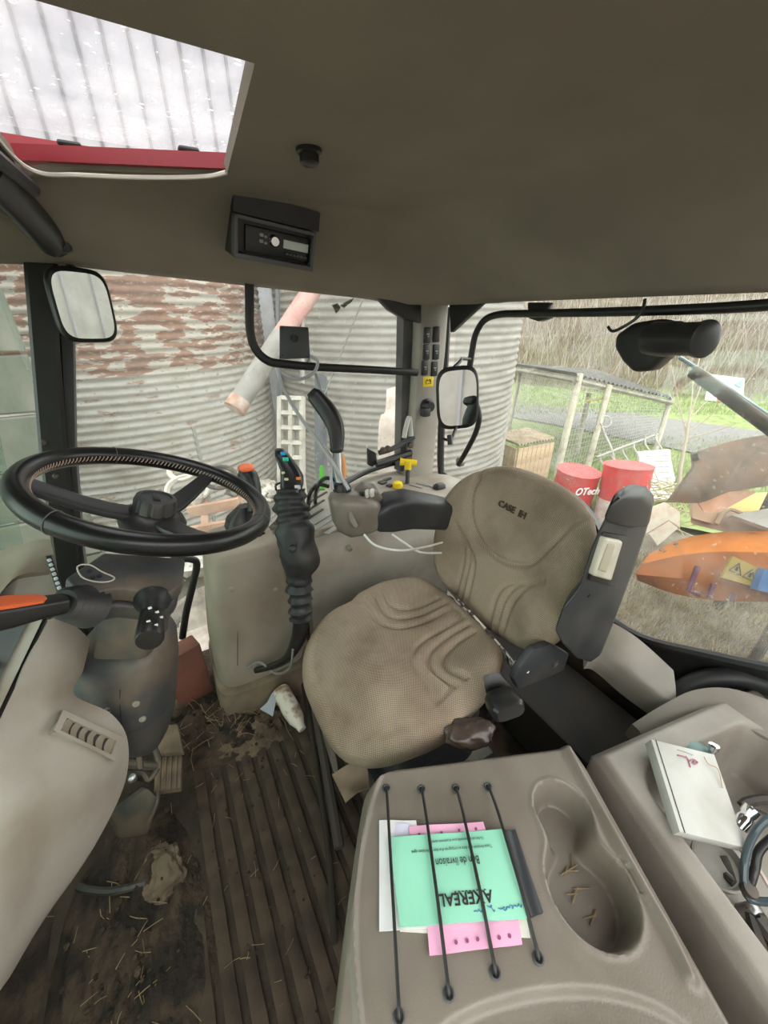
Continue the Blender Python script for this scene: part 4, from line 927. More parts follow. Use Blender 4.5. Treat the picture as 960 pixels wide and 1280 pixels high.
text('print', 'Bon de livraison', at(572, 1076, Z=ZT), gu, fw, .0150, INK, gn, ext=.0002, sx=.72)
text('print', 'Toute livraison doit être accompagnée d\'un bon de livraison signé', at(565, 1061, Z=ZT), gu, fw, .0060, INK, gn, ext=.0001, sx=.82)
text('print', 'Ce bon est indispensable pour le paiement comptant', at(570, 1050, Z=ZT), gu, fw, .0055, INK, gn, ext=.0001, sx=.78)
bm = B()
for k in range(9):
    p = at(606-k*4.6, 1112+k*.35, Z=ZT); box(bm, p, (.0032, .0012, .0003), rot=math.atan2(gu.y, gu.x))
obj('print', bm, INK, gn)
def scribble(pts, n, amp, z, m, par, r=.0006):
    bm = B(); q = []
    for i in range(n):
        s = i/(n-1); x = pts[0][0]+(pts[1][0]-pts[0][0])*s; y = pts[0][1]+(pts[1][1]-pts[0][1])*s
        q.append(at(x+amp*.5*math.sin(i*2.3), y+amp*math.sin(i*1.7+s)*(.6+.5*math.sin(i*.9)), Z=z))
    tube(bm, q, r, 4, sm=3); return obj('handwriting', bm, m, par)
BI = mat('blue_ink', (.06, .20, .40), .6)
scribble(((652, 1131), (624, 1137)), 22, 3.0, ZT, BI, gn); scribble(((618, 1137), (611, 1132)), 6, 4.0, ZT, BI, gn); scribble(((602, 1138), (593, 1139)), 8, 2.4, ZT, BI, gn)
for x, y in ((570, 1178), (584, 1176), (597, 1174), (624, 1172), (637, 1170)):
    bm = B(); lathe(bm, [(.0024, 0), (.0024, .001)], at(x, y, Z=JZ+.0078), (0, 0, 1), 8); obj('punch_hole', bm, mat('hole_dark', (.25, .06, .14), .8), p2)
for x, y in ((524, 1043), (552, 1041), (574, 1038), (595, 1036)):
    bm = B(); lathe(bm, [(.002, 0), (.002, .001)], at(x, y, Z=JZ+.0088), (0, 0, 1), 8); obj('punch_hole', bm, mat('hole_dark', (.25, .06, .14), .8), p1)
# elastic cords with eyelets
which = ['leftmost of four black elastic cords over the papers', 'second black elastic cord from the left over the papers', 'third black elastic cord from the left over the papers', 'rightmost elastic cord, beside the cup holder']
for k, (p, q) in enumerate((((483, 986), (499, 1272)), ((527, 987), (561, 1243)), ((570, 986), (619, 1216)), ((610, 984), (673, 1198)))):
    a, b = at(*p, Z=JZ+.001), at(*q, Z=JZ+.001); t = thing('elastic_cord', which[k], 'cord', (a+b)/2, 'elastic cords on the jump seat')
    bm = B(); dv = b-a
    tube(bm, [a-V((0, 0, .01)), a+V((0, 0, .003)), a+dv*.1+V((0, 0, .0115)), a+dv*.22+V((0, 0, .0165)), a+dv*.45+V((0, 0, .0168)), a+dv*.7+V((0, 0, .0160)), a+dv*.9+V((0, 0, .008)), b+V((0, 0, .003)), b-V((0, 0, .01))], .0026, 8, sm=4); obj('cord', bm, BLACK, t)
    for e in (a, b):
        bm = B(); lathe(bm, [(.0072, -.002), (.0078, .0012), (.006, .0025), (.0040, .001), (.0038, -.006)], e, (0, 0, 1), 18); obj('eyelet', bm, DGREY, t)
# ---------------- storage tray, right ----------------
tz = .50; ty = thing('storage_tray', 'deep beige storage tray full of clutter beside the jump seat', 'tray', (.75, .0, 0))
TA, TB, TC = at(742, 938, Z=tz), at(875, 881, Z=tz), at(965, 1262, Z=tz)
TU = (TB-TA).normalized(); TV = (TC-TA).normalized(); TWL = .50
def T(u, v, z): return TA+TU*u+TV*v+V((0, 0, z))
def th(u, v):
    # opening between u .05..; v .045..
    du = min(u-.052, .40-u); dv_ = min(v-.062, .60-v); r = .05
    if du < r and dv_ < r: d = r-math.hypot(r-du, r-dv_)
    else: d = min(du, dv_)
    z = -.13*ss(-.004, .035, d)
    e = min(u, v, TWL-u); z -= .02*(1-ss(0, .022, e))**2
    return z
nu, nv = 110, 120; bm = B(); G = [[T(TWL*i/nu, .62*j/nv, th(TWL*i/nu, .62*j/nv)) for i in range(nu+1)] for j in range(nv+1)]
a = gridmesh(bm, G)
for ring in ([a[j][0] for j in range(nv+1)], [a[0][i] for i in range(nu+1)], [a[j][nu] for j in range(nv+1)], [a[nv][i] for i in range(nu+1)]):
    low = [bm.verts.new((v.co.x, v.co.y, tz-.22)) for v in ring]
    for k in range(len(ring)-1): bm.faces.new((ring[k], ring[k+1], low[k+1], low[k]))
obj('tray_body', bm, mat('tray_beige', (.235, .212, .18), .45, c2=(.17, .15, .125), sc=7, bump=.25, bsc=300, bd=.002), ty, 70)
bm = B(); box(bm, T(.24, .33, -.36), (.38, .5, .28), rot=-.25, bev=.02); obj('tray_base', bm, DGREY, ty)
# clutter in the tray
FLz = tz-.128
bk2 = thing('white_box', 'flat white cardboard box leaning in the storage tray', 'box', at(860, 1010, Z=.42))
q = [at(814, 924, d=.775), at(893, 943, d=.775), at(934, 1060, d=.66), at(850, 1040, d=.655)]
nrm = (q[1]-q[0]).cross(q[3]-q[0]).normalized(); nrm = nrm if nrm.z < 0 else -nrm
bm = B(); prism(bm, q, nrm*.022, .001); obj('box_body', bm, mat('white_card', (.46, .46, .43), .75, c2=(.36, .355, .32), sc=10), bk2)
RP_ = mat('red_pen', (.34, .12, .18), .7)
for st in (((847, 944), (853, 945), (858, 947)), ((857, 945), (860, 949), (862, 954), (863, 959)), ((862, 951), (866, 949), (870, 951), (872, 953), (869, 955), (865, 953)), ((867, 951), (868, 953))):
    bm = B(); tube(bm, [at(x, y, pl=(q[0]-nrm*.0008, nrm)) for x, y in st], .0012, 5, sm=3); obj('handwriting', bm, RP_, bk2)
bm = B(); tube(bm, [at(x, y, pl=(q[0]-nrm*.0006, nrm)) for x, y in ((846, 937), (857, 940), (867, 944))], .0006, 4); obj('handwriting', bm, mat('pencil_grey', (.3, .28, .33), .7), bk2)
bm = B(); e = q[0]*.93+q[1]*.07; tube(bm, [e-nrm*.001, q[3]*.93+q[2]*.07-nrm*.001], .0008, 4); obj('fold_line', bm, INK, bk2)
bm = B(); tube(bm, [at(880, 946, d=.76), at(886, 955, d=.755), at(898, 962, d=.745), at(903, 985, d=.725)], .0012, 5, sm=4); obj('torn_edge', bm, mat('torn_card', (.42, .33, .24), .9), bk2)
p = at(893, 1082, Z=FLz+.02); bm = B(); lathe(bm, [(.034, 0), (.041, .012), (.042, .024), (.038, .024), (.033, .010), (.001, .006)], p, (-.15, -.1, 1), 32); obj('round_dish', bm, mat('smoked_plastic', (.24, .23, .20), .3), None, label='round smoked plastic dish below the white box', cat='dish')
t = thing('metal_socket', 'shiny cylindrical metal socket in the tray beside the box', 'socket', at(930, 1030, Z=FLz+.02))
a, b = at(924, 1034, d=.69), at(936, 1018, d=.69); x = (b-a).normalized()
bm = B(); lathe(bm, [(.010, 0), (.013, .001), (.013, .020), (.0115, .022), (.0115, .026), (.013, .028), (.013, .042), (.009, .043), (.008, .03)], a, x, 24); obj('socket_body', bm, CHROME, t)
t = thing('pliers', 'pliers with pale blue grey handles at the tray edge', 'pliers', at(945, 1090, Z=FLz+.03))
BG = mat('blue_grey_grip', (.05, .07, .08), .28)
bm = B(); tube(bm, [at(968, 1018, d=.67), at(948, 1035, d=.665), at(935, 1060, d=.655), at(930, 1090, d=.645), at(933, 1118, d=.635), at(945, 1126, d=.63), at(972, 1128, d=.62)], .006, 9, sm=5); obj('handle', bm, BG, t)
bm = B(); tube(bm, [at(975, 1040, d=.66), at(950, 1062, d=.655), at(944, 1085, d=.65), at(938, 1105, d=.64)], .0065, 9, sm=5); obj('handle', bm, BLACK, t)
bm = B(); lathe(bm, [(.011, -.006), (.012, 0), (.011, .006)], at(936, 1112, d=.635), (0, -.3, 1), 16); obj('pivot', bm, DSTEEL, t)
p = at(941, 1140, Z=FLz+.02); bm = B(); lathe(bm, [(.014, -.02), (.014, .006), (.010, .012), (.004, .014), (.001, .014)], p, (.2, -.3, 1), 20); obj('wheel_nut', bm, STEEL, None, label='domed metal nut in the tray below the pliers', cat='nut')
t = thing('spray_nozzle', 'small chrome bolt at the back of the tray behind the box', 'bolt', at(892, 935, Z=FLz+.05))
bm = B(); lathe(bm, [(.006, -.05), (.006, 0), (.010, .001), (.010, .010), (.006, .013)], at(891, 936, d=.79), (.1, .2, 1), 16); obj('bolt_body', bm, CHROME, t)
bm = B(); lathe(bm, [(.02, -.04), (.022, -.01), (.02, 0), (.012, .003)], at(872, 936, d=.80), (0, 0, 1), 20); obj('bottle_cap', bm, mat('teal_cap', (.10, .18, .17), .4), None, label='dark teal bottle cap behind the white box', cat='cap')
random.seed(11)
clut = [((955, 1160), 'dark metal clevis at the tray frame edge'), ((935, 1180), 'small rusty bracket low in the tray'), ((912, 1105), 'dark clip beside the round dish'), ((948, 1010), 'black plastic clip near the metal socket'), ((800, 960), 'dark rag corner left of the white box')]
for (px, py), lb in clut:
    p = at(px, py, Z=FLz+.016); bm = B(); r = random.uniform(.016, .024)
    tube(bm, [p+V((random.uniform(-1, 1), random.uniform(-1, 1), random.uniform(.0, .6)))*r*1.6 for _ in range(4)], r*.45, 7, sm=4); nm = 'rag' if 'rag' in lb else ('clip' if 'clip' in lb else 'bracket')
    obj('scrap_'+nm, bm, DSTEEL if nm != 'rag' else mat('dark_rag', (.10, .075, .06), .95), None, label=lb, cat=nm)
bm = B(); a = at(925, 1062, d=.69); b = at(962, 1110, d=.64); tube(bm, [a, (a+b)/2+V((0, 0, .008)), b], .0035, 6, sm=4); obj('screwdriver_shaft', bm, mat('pink_steel', (.45, .36, .33), .4), None, label='thin metal rod lying under the pliers', cat='rod')
# ---------------- rear fender trim behind the tray ----------------
ft = thing('fender_trim', 'beige moulded trim running from the seat to the rear window', 'trim', (.95, .3, 0))
ctr = [[(735, 772, .93), (765, 778, .99), (800, 800, 1.02), (842, 838, .99)],
       [(738, 790, .99), (760, 798, 1.01), (797, 830, 1.01), (845, 866, .97)],
       [(736, 808, 1.02), (754, 815, 1.03), (792, 846, 1.01), (842, 882, .96)],
       [(736, 825, 1.04), (750, 828, 1.05), (788, 860, 1.03), (838, 895, .97)]]
bm = B(); thick(bm, patch([[at(x, y, d=d) for x, y, d in r] for r in ctr], 6), V((.01, .01, -.05))); obj('side_strip', bm, mat('tray_beige', (.2, .2, .2)), ft, 60)
bm = B(); cc = at(935, 935, Z=.50)
ctr = [[(790, 905, .95), (830, 880, .95), (870, 862, .94), (920, 862, .90), (1000, 890, .84)],
       [(800, 915, .93), (840, 889, .93), (878, 874, .92), (925, 878, .88), (1000, 915, .81)],
       [(810, 935, .92), (850, 905, .92), (885, 895, .90), (925, 905, .86), (1000, 945, .79)]]
thick(bm, patch([[at(x, y, d=d) for x, y, d in r] for r in ctr], 6), V((.01, .01, -.06))); obj('arch_lip', bm, mat('tray_beige', (.2, .2, .2)), ft, 60)
bm = B(); tube(bm, [at(845, 880, d=1.0), at(862, 858, d=1.0), at(900, 847, d=.97), at(945, 850, d=.93), at(1000, 872, d=.87)], .026, 12, sm=6); obj('arch_seal', bm, RUBBER, ft)
bm = B(); g = [[at(785, 795, X=1.07), at(850, 806, X=1.07), at(960, 834, X=1.07)], [at(850, 862, d=1.04), at(900, 850, d=1.0), at(990, 880, d=.93)]]
thick(bm, patch([[g[0][0], g[0][1], g[0][2]], [(g[0][0]+g[1][0])/2+V((0, 0, -.03)), (g[0][1]+g[1][1])/2+V((0, 0, -.03)), (g[0][2]+g[1][2])/2+V((0, 0, -.03))], [p+V((0, 0, -.02)) for p in g[1]]], 4), (0, 0, -.01)); obj('well_liner', bm, BLACK, ft)
# near-black box, its colour stands for the shade in the cavity behind the seat
bm = B(); box(bm, (.93, .62, .10), (.26, .75, .20), bev=.02); obj('rear_cavity_fill', bm, mat('cavity_shade', (.012, .011, .010), .85, c2=(.03, .022, .016), sc=6), None, label='dark locker box painted as the shade behind the seat', cat='cavity')
# window latch hardware at the foot of the side window
t = thing('window_latch', 'black hinged window latch at the foot of the side window', 'latch', at(490, 575, Y=1.33))
bm = B(); prism(bm, [at(x, y, Y=1.33) for x, y in ((461, 561), (470, 566), (472, 578), (466, 584), (461, 582))], (0, .02, 0), .003); obj('hook_plate', bm, BLACK, t)
bm = B(); tube(bm, [at(474, 566, Y=1.32), at(490, 561, Y=1.32), at(505, 553, Y=1.32), at(517, 546, Y=1.32)], .011, 10, sm=3); obj('gas_strut', bm, DGREY, t)
bm = B(); tube(bm, [at(470, 580, Y=1.33), at(495, 572, Y=1.33), at(516, 565, Y=1.33)], .016, 8, sm=3); obj('hinge_arm', bm, BLACK, t)
for px, py in ((478, 562), (484, 560), (512, 556)):
    bm = B(); lathe(bm, [(.012, 0), (.012, -.012), (.006, -.014)], at(px, py, Y=1.32), (0, 1, 0), 12); obj('bolt', bm, DSTEEL, t)
bm = B(); tube(bm, [at(505, 547, Y=1.30), at(508, 532, Y=1.30), at(512, 522, Y=1.31), at(514, 545, Y=1.30)], .010, 8, sm=4); obj('white_rag', bm, mat('pale_rag', (.52, .50, .46), .9), None, label='pale rag wedged beside the window latch', cat='rag')
# ---------------- floor mat, mud, straw ----------------
fm = thing('floor_mat', 'muddy ribbed rubber mat on the cab floor', 'mat', (-.05, .5, 0))
bm = B(); nx, ny = 60, 70
g = [[V((-.50+.76*i/nx, -.05+1.08*j/ny, .006+.004*noisev((i*.2, j*.2, 0), 1))) for i in range(nx+1)] for j in range(ny+1)]
thick(bm, g, (0, 0, -.006)); obj('mat_base', bm, mat('mat_groove', (.030, .021, .014), .95, c2=(.05, .035, .023), sc=12, bump=.5, bsc=50), fm, 70)
random.seed(3)
for k in range(11):
    x = -.245+k*.0465; y0, y1 = (-.04, .93+.012*math.sin(k*2.1)); 
    if k < 2: y1 = .62+.05*k
    bm = B(); g = []
    for j in range(41):
        y = y0+(y1-y0)*j/40; row = []
        for q, (dx, dz) in enumerate(((-.0155, .004), (-.0145, .0125), (-.006, .0145), (.006, .0145), (.0145, .0125), (.0155, .004))):
            wob = .0018*noisev((k*3, y*14, q), 1.0); row.append(V((x+dx+wob, y, dz+.0028*noisev((x*30, y*12, q*.3), 1.0)-.003*ss(.75, .93, y))))
        g.append(row)
    gridmesh(bm, g); obj('rib', bm, MATR, fm, 60)
# heaps of dried mud
def heap(name, cx, cy, rx, ry, h, m, label, cat, seed=0, nx=44, rough=1.0, kind=None):
    bm = B(); g = []
    for j in range(nx+1):
        row = []
        for i in range(nx+1):
            u, v = -1+2*i/nx, -1+2*j/nx; r = math.hypot(u, v)
            z = h*max(0, 1-r**2)**.7*(.55+.6*rough*noise.fractal(V((u*3+seed, v*3, seed)), 1, 2, 5)+.45*rough*abs(noisev((u*9+seed, v*9, 0), 1)))
            row.append(V((cx+rx*u, cy+ry*v, max(z, -.004) if r < 1 else -.004)))
        g.append(row)
    gridmesh(bm, g); return obj(name, bm, m, None, 50, label=label, cat=cat, kind=kind)
heap('mud_heap', -.06, 1.06, .30, .17, .075, DIRT, 'crumbly dried mud heaped at the back of the mat', 'mud', 3, 60, kind='stuff')
heap('mud_crust', -.33, .55, .17, .36, .05, DIRT, 'dark mud crust spread below the dashboard', 'mud', 8, 60, kind='stuff')
heap('mud_crust', .04, .99, .20, .12, .06, mat('mud_mid', (.13, .09, .058), .95, c2=(.06, .042, .028), sc=14, bump=.6, bsc=70), 'lumpy mud beside the white bottle at the mat end', 'mud', 21, 50, kind='stuff')
STONE = mat('mud_clod', (.155, .112, .075), .95, c2=(.085, .06, .04), sc=12, bump=.5, bsc=50)
def slab(px, z, pts, th, label, name='mud_clod', m=STONE, seed=1, cat='clod'):
    q = [at(x, y, Z=z+th) for x, y in pts]; c = sum(q, V((0, 0, 0)))/len(q); c.z = z+th*.4
    bm = B(); bmesh.ops.create_icosphere(bm, subdivisions=5, radius=1)
    rad = lambda a: max(((p-c).x*math.cos(a)+(p-c).y*math.sin(a)) for p in q)
    for v in bm.verts:
        a = math.atan2(v.co.y, v.co.x); h = math.hypot(v.co.x, v.co.y)**.7; r = rad(a)*h; n = noise.fractal(v.co*2.6+V((seed, 0, 0)), 1, 2, 6)
        zz = math.copysign(abs(v.co.z)**.6, v.co.z)
        v.co = c+V((math.cos(a)*r*(1+.14*n), math.sin(a)*r*(1+.14*n), max(-th*.5, zz*th*.6+th*.35*n)))
    return obj(name, bm, m, None, 60, label=label, cat=cat)
slab(0, .008, ((186, 1062), (205, 1054), (226, 1068), (228, 1102), (205, 1126), (182, 1128)), .03, 'pale squarish mud clod at the edge of the ribs', seed=2)
PD = mat('dusty_pedal', (.16, .112, .075), .9, c2=(.09, .065, .045), sc=20, bump=.3, bsc=60)
pt = thing('foot_pedal', 'dusty brown pedal plate with ribs below the column', 'pedal', at(212, 970, Z=.1))
q = [at(x, y, Z=.12) for x, y in ((194, 944), (228, 943), (226, 985), (192, 990))]
bm = B(); prism(bm, q, (0, 0, -.02), .004); obj('pedal_plate', bm, PD, pt)
for s in (.2, .4, .6, .8):
    a, b = q[0]+(q[1]-q[0])*s, q[3]+(q[2]-q[3])*s; bm = B(); tube(bm, [a+V((0, 0, .001)), b+V((0, 0, .001))], .004, 6); obj('pedal_rib', bm, PD, pt)
bm = B(); a = at(208, 960, Z=.10); tube(bm, [a, a+V((-.10, .04, .05)), a+V((-.22, .06, .16))], .012, 8, sm=4); obj('pedal_arm', bm, DSTEEL, pt)
pt = thing('upper_pedal', 'dusty upper pedal pad right behind the column foot', 'pedal', at(212, 925, Z=.14))
q = [at(x, y, Z=.15) for x, y in ((200, 906), (222, 904), (230, 940), (196, 942))]
bm = B(); prism(bm, q, (0, 0, -.02), .006); obj('pedal_plate', bm, STONE, pt)
bm = B(); a = at(212, 925, Z=.13); tube(bm, [a, a+V((-.10, .04, .05)), a+V((-.2, .06, .2))], .012, 8, sm=4); obj('pedal_arm', bm, DSTEEL, pt)
slab(0, .02, ((211, 862), (224, 860), (227, 880), (213, 888)), .05, 'small grey clod between column cover and pedestal', seed=5)
# links beneath the column
t = thing('pedal_linkage', 'rusty pedal linkage rods under the steering column', 'linkage', at(175, 960, d=1.0))
for pts, r in ((((165, 945, .98), (190, 935, 1.0), (198, 950, 1.0)), .008), (((160, 968, .96), (178, 966, .98), (186, 975, .98), (198, 960, 1.0)), .006), (((170, 915, .98), (176, 960, .97)), .007), (((185, 1030, 1.0), (196, 1005, 1.0), (198, 990, 1.02)), .005)):
    bm = B(); tube(bm, [at(x, y, d=d) for x, y, d in pts], r, 8, sm=4); obj('rod', bm, DSTEEL, t)
bm = B(); lathe(bm, [(.010, 0), (.010, .01), (.004, .014)], at(165, 972, d=.95), (.3, -.8, .4), 14); obj('ball_joint', bm, STEEL, t)
bm = B(); prism(bm, [at(x, y, d=1.02) for x, y in ((140, 1020), (185, 985), (200, 1000), (185, 1045), (150, 1050))], (-.02, .03, -.02), .006); obj('pedal_bracket', bm, DSTEEL, t)
# black edge strip of the dash foot
bm = B(); tube(bm, [at(98, 1108, Z=.05), at(108, 1112, Z=.05), at(140, 1114, Z=.04), at(182, 1104, Z=.03)], .009, 8, sm=4); obj('rubber_hose', bm, mat('worn_rubber', (.022, .02, .017), .6, c2=(.10, .09, .07), sc=14, lo=.55, hi=.7), None, label='worn black rubber hose lying in the mud', cat='hose')
bm = B(); g = [[V((-.60, y, z)) for y in lin(-.1, 1.0, 4)] for z in (.0, .5)]
# rusty brick coloured block behind the column
bm = B(); p = at(226, 818, d=1.35); box(bm, V((p.x, p.y, (p.z+.03)/2)), (.12, .07, p.z+.03), rot=.3, bev=.006); obj('wooden_block', bm, mat('red_brown_wood', (.20, .075, .05), .8, c2=(.12, .05, .035), sc=9), None, label='red brown wooden block behind the column cover', cat='block')
# white bottle on the floor by the seat
t = thing('plastic_bottle', 'dirty white bottle lying by the seat at the mat end', 'bottle', at(360, 890, Z=.05))
a, b = at(350, 862, Z=.10), at(378, 912, Z=.06); z = (b-a).normalized(); L = (b-a).length
bm = B(); lathe(bm, [(.001, -.004), (.028, 0), (.031, .01), (.031, L*.55), (.027, L*.75), (.016, L*.9), (.013, L), (.001, L)], a, z, 24); obj('bottle_body', bm, mat('dirty_white', (.66, .60, .52), .6, c2=(.25, .15, .08), sc=26, lo=.48, hi=.64), t)
bm = B(); g = [[at(340, 866, Z=.11), at(348, 862, Z=.11)], [at(334, 878, Z=.10), at(345, 876, Z=.10)], [at(325, 886, Z=.09), at(341, 895, Z=.085)]]
thick(bm, patch(g+[], 3) if len(g[0]) > 2 else g, (0, 0, -.003)); obj('torn_label', bm, mat('pale_blue_film', (.36, .38, .42), .4), t)
# seat rail edge along the mat
bm = B(); tube(bm, [at(378, 850, Z=.06), at(392, 930, Z=.05), at(402, 1000, Z=.04), at(412, 1080, Z=.03), at(418, 1180, Z=.03)], .008, 8, sm=5); obj('edge_trim', bm, mat('mat_edge', (.03, .022, .016), .9), fm)
bm = B(); tube(bm, [at(388, 850, Z=.12), at(402, 930, Z=.10), at(416, 1010, Z=.08), at(424, 1060, Z=.07)], .014, 8, sm=5); obj('seat_hose', bm, mat('brown_black', (.05, .04, .032), .8), None, label='dark hose running along the seat base edge', cat='hose')
bm = B(); q = patch([[at(385, 850, Z=.25), at(392, 880, Z=.24), at(400, 905, Z=.22)], [at(391, 852, Z=.20), at(404, 900, Z=.19), at(414, 940, Z=.17)], [at(395, 880, Z=.12), at(405, 925, Z=.11), at(420, 975, Z=.10)]], 4)
thick(bm, q, (.01, 0, 0)); obj('torn_cover', bm, mat('grimy_film', (.20, .17, .14), .7, c2=(.12, .09, .07), sc=10), None, label='grimy torn plastic cover hanging under the seat front', cat='cover')
# crumbs of mud
random.seed(8); bm = B()
for k in range(420):
    if k % 3 == 0: x, y = random.gauss(-.02, .14), random.gauss(1.0, .06)
    elif k % 3 == 1: x, y = random.gauss(-.33, .07), random.gauss(.55, .17)
    else: x, y = random.uniform(-.28, .2), random.uniform(.2, .95)
    r = random.uniform(.002, .009)*(1 if k % 3 < 2 else .6); q = bmesh.ops.create_icosphere(bm, subdivisions=1, radius=r, matrix=Matrix.Translation((x, y, .017+(.02 if k % 3 < 2 else 0)*random.random())) @ Matrix.Diagonal((1, random.uniform(.6, 1.2), .7, 1)))
obj('mud_crumbs', bm, DIRT, None, label='small crumbs of dry mud scattered over the mat', cat='mud', kind='stuff')
# straw
random.seed(5); bm = B()
def straw(x, y, z, L, r=.0008):
    a = random.uniform(0, 6.28); p = V((x, y, z)); q = p+V((math.cos(a)*L, math.sin(a)*L, random.uniform(-.002, .012)))
    tube(bm, [p, (p+q)/2+V((random.uniform(-1, 1), random.uniform(-1, 1), .6))*L*.08, q], r, 4)
for k in range(110): straw(random.gauss(-.0, .13), random.gauss(1.04, .06), random.uniform(.03, .06), random.uniform(.02, .09))
for k in range(45): straw(random.gauss(-.32, .07), random.gauss(.55, .13), random.uniform(.02, .04), random.uniform(.015, .06))
for k in range(40): straw(random.uniform(-.25, .2), random.uniform(.25, .95), .017, random.uniform(.008, .04), .0006)
obj('loose_straw', bm, STRAW, None, label='loose straw strewn over the muddy floor', cat='straw', kind='stuff')
# ---------------- outside ----------------
GZ = -1.4
def noise_mat(name, cols, sc, rough=.9, mapping=(1, 1, 1), det=8, bump=.0, bsc=30, m=0):
    M = bpy.data.materials.new(name); M.use_nodes = True; N = M.node_tree.nodes; L = M.node_tree.links; b = N['Principled BSDF']
    b.inputs['Specular IOR Level'].default_value = .25; b.inputs['Roughness'].default_value = rough; b.inputs['Metallic'].default_value = m
    tc = N.new('ShaderNodeTexCoord'); mp = N.new('ShaderNodeMapping'); mp.inputs['Scale'].default_value = mapping; L.new(tc.outputs['Object'], mp.inputs[0])
    n = N.new('ShaderNodeTexNoise'); n.inputs['Scale'].default_value = sc; n.inputs['Detail'].default_value = det; n.inputs['Roughness'].default_value = .6; L.new(mp.outputs[0], n.inputs['Vector'])
    cr = N.new('ShaderNodeValToRGB'); e = cr.color_ramp.elements
    while len(e) < len(cols): e.new(.5)
    for k, (p, c) in enumerate(cols): e[k].position = p; e[k].color = (*c, 1)
    L.new(n.outputs['Fac'], cr.inputs[0]); L.new(cr.outputs[0], b.inputs['Base Color'])
    if bump:
        bp = N.new('ShaderNodeBump'); bp.inputs['Strength'].default_value = bump; L.new(n.outputs['Fac'], bp.inputs['Height']); L.new(bp.outputs[0], b.inputs['Normal'])
    return M
GALV = noise_mat('weathered_galvanised', [(.30, (.30, .27, .22)), (.45, (.42, .40, .35)), (.58, (.46, .45, .42)), (.63, (.42, .39, .34)), (.65, (.24, .13, .08)), (.70, (.36, .32, .27))], 3.2, .7, (1, 1, 3.2))
RUST = noise_mat('peeling_rusty_sheet', [(.36, (.40, .37, .32)), (.47, (.44, .41, .36)), (.478, (.54, .52, .48)), (.488, (.30, .18, .13)), (.60, (.22, .125, .09)), (.70, (.36, .29, .24))], 4.6, .8, (1, 1, 3.6))
GALVD = noise_mat('dull_galvanised', [(.3, (.22, .205, .175)), (.5, (.30, .285, .255)), (.7, (.35, .34, .31))], 2.6, .75, (1, 1, 2.5))
# ground
def gmesh(x0, x1, y0, y1, n, f): return [[V((x0+(x1-x0)*i/n, y0+(y1-y0)*j/n, 0))+V((0, 0, f(x0+(x1-x0)*i/n, y0+(y1-y0)*j/n))) for i in range(n+1)] for j in range(n+1)]
bm = B(); gridmesh(bm, gmesh(-14, 60, -40, 60, 90, lambda x, y: GZ+.05*noisev((x*.7, y*.7, 0), 1)))
gr_ = obj('ground', bm, noise_mat('yard_ground', [(.32, (.05, .04, .03)), (.45, (.16, .14, .11)), (.55, (.22, .19, .14)), (.68, (.30, .27, .21))], 2.2, .95, det=12, bump=.4), None, kind='structure')
def strip_ground(name, up, lo, z, m, n=24):
    g = []
    for row in (up, lo):
        pass
    rows = []
    for s in lin(0, 1, n):
        def pt(l): 
            k = s*(len(l)-1); i = min(int(k), len(l)-2); f = k-i
            return at(l[i][0]+(l[i+1][0]-l[i][0])*f, l[i][1]+(l[i+1][1]-l[i][1])*f, Z=z)
        a, b = pt(up), pt(lo); rows.append([a+(b-a)*(q/4) for q in range(5)])
    bm = B(); gridmesh(bm, rows); return obj(name, bm, m, None, kind='structure')
GRASS = noise_mat('verge_grass', [(.3, (.12, .16, .05)), (.5, (.22, .28, .10)), (.7, (.32, .34, .16))], 5, .95, det=10, bump=.5)
strip_ground('grass_verge', [(560, 470), (760, 492), (1010, 505)], [(560, 585), (760, 640), (1010, 690)], GZ+.10, GRASS)
strip_ground('lane', [(600, 500), (700, 508), (800, 518), (960, 540)], [(600, 514), (700, 532), (800, 552), (960, 585)], GZ+.13, noise_mat('asphalt_lane', [(.3, (.17, .16, .155)), (.7, (.24, .23, .22))], 6, .9))
# grass blades along the verges
def blades(name, n, pick, h, m, label, cat, seed, wd=.006):
    random.seed(seed); vs, fs = [], []
    for k in range(n):
        p = pick(); a = random.uniform(0, 6.28); hh = h*random.uniform(.5, 1.3); dx, dy = math.cos(a)*wd, math.sin(a)*wd
        lx, ly = random.uniform(-.5, .5)*hh, random.uniform(-.5, .5)*hh
        i = len(vs); vs += [(p[0]-dx, p[1]-dy, p[2]), (p[0]+dx, p[1]+dy, p[2]), (p[0]+lx*.5+dx*.7, p[1]+ly*.5+dy*.7, p[2]+hh*.6), (p[0]+lx*.5-dx*.7, p[1]+ly*.5-dy*.7, p[2]+hh*.6), (p[0]+lx, p[1]+ly, p[2]+hh)]
        fs += [(i, i+1, i+2, i+3), (i+3, i+2, i+4)]
    return obj(name, (vs, [], fs), m, None, 30, label=label, cat=cat, kind='stuff')
def pickpx(xa, xb, ya, yb, z):
    def f():
        p = at(random.uniform(xa, xb), random.uniform(ya, yb), Z=z); return (p.x, p.y, p.z)
    return f
GB = mat('grass_blade', (.21, .29, .09), .8, c2=(.33, .37, .16), sc=4)
blades('verge_grass_near', 9000, pickpx(620, 960, 548, 640, GZ+.08), .12, GB, 'short green grass on the near side of the lane', 'grass', 1)
blades('verge_grass_far', 5000, pickpx(620, 960, 478, 520, GZ+.08), .16, GB, 'green grass strip on the far side of the lane', 'grass', 2, .012)
blades('dry_straw_ground', 7000, pickpx(730, 980, 690, 850, GZ+.03), .09, mat('dry_blade', (.40, .34, .22), .9, c2=(.22, .18, .11), sc=6), 'dry straw and grass on the ground behind the cab', 'straw', 3, .004)
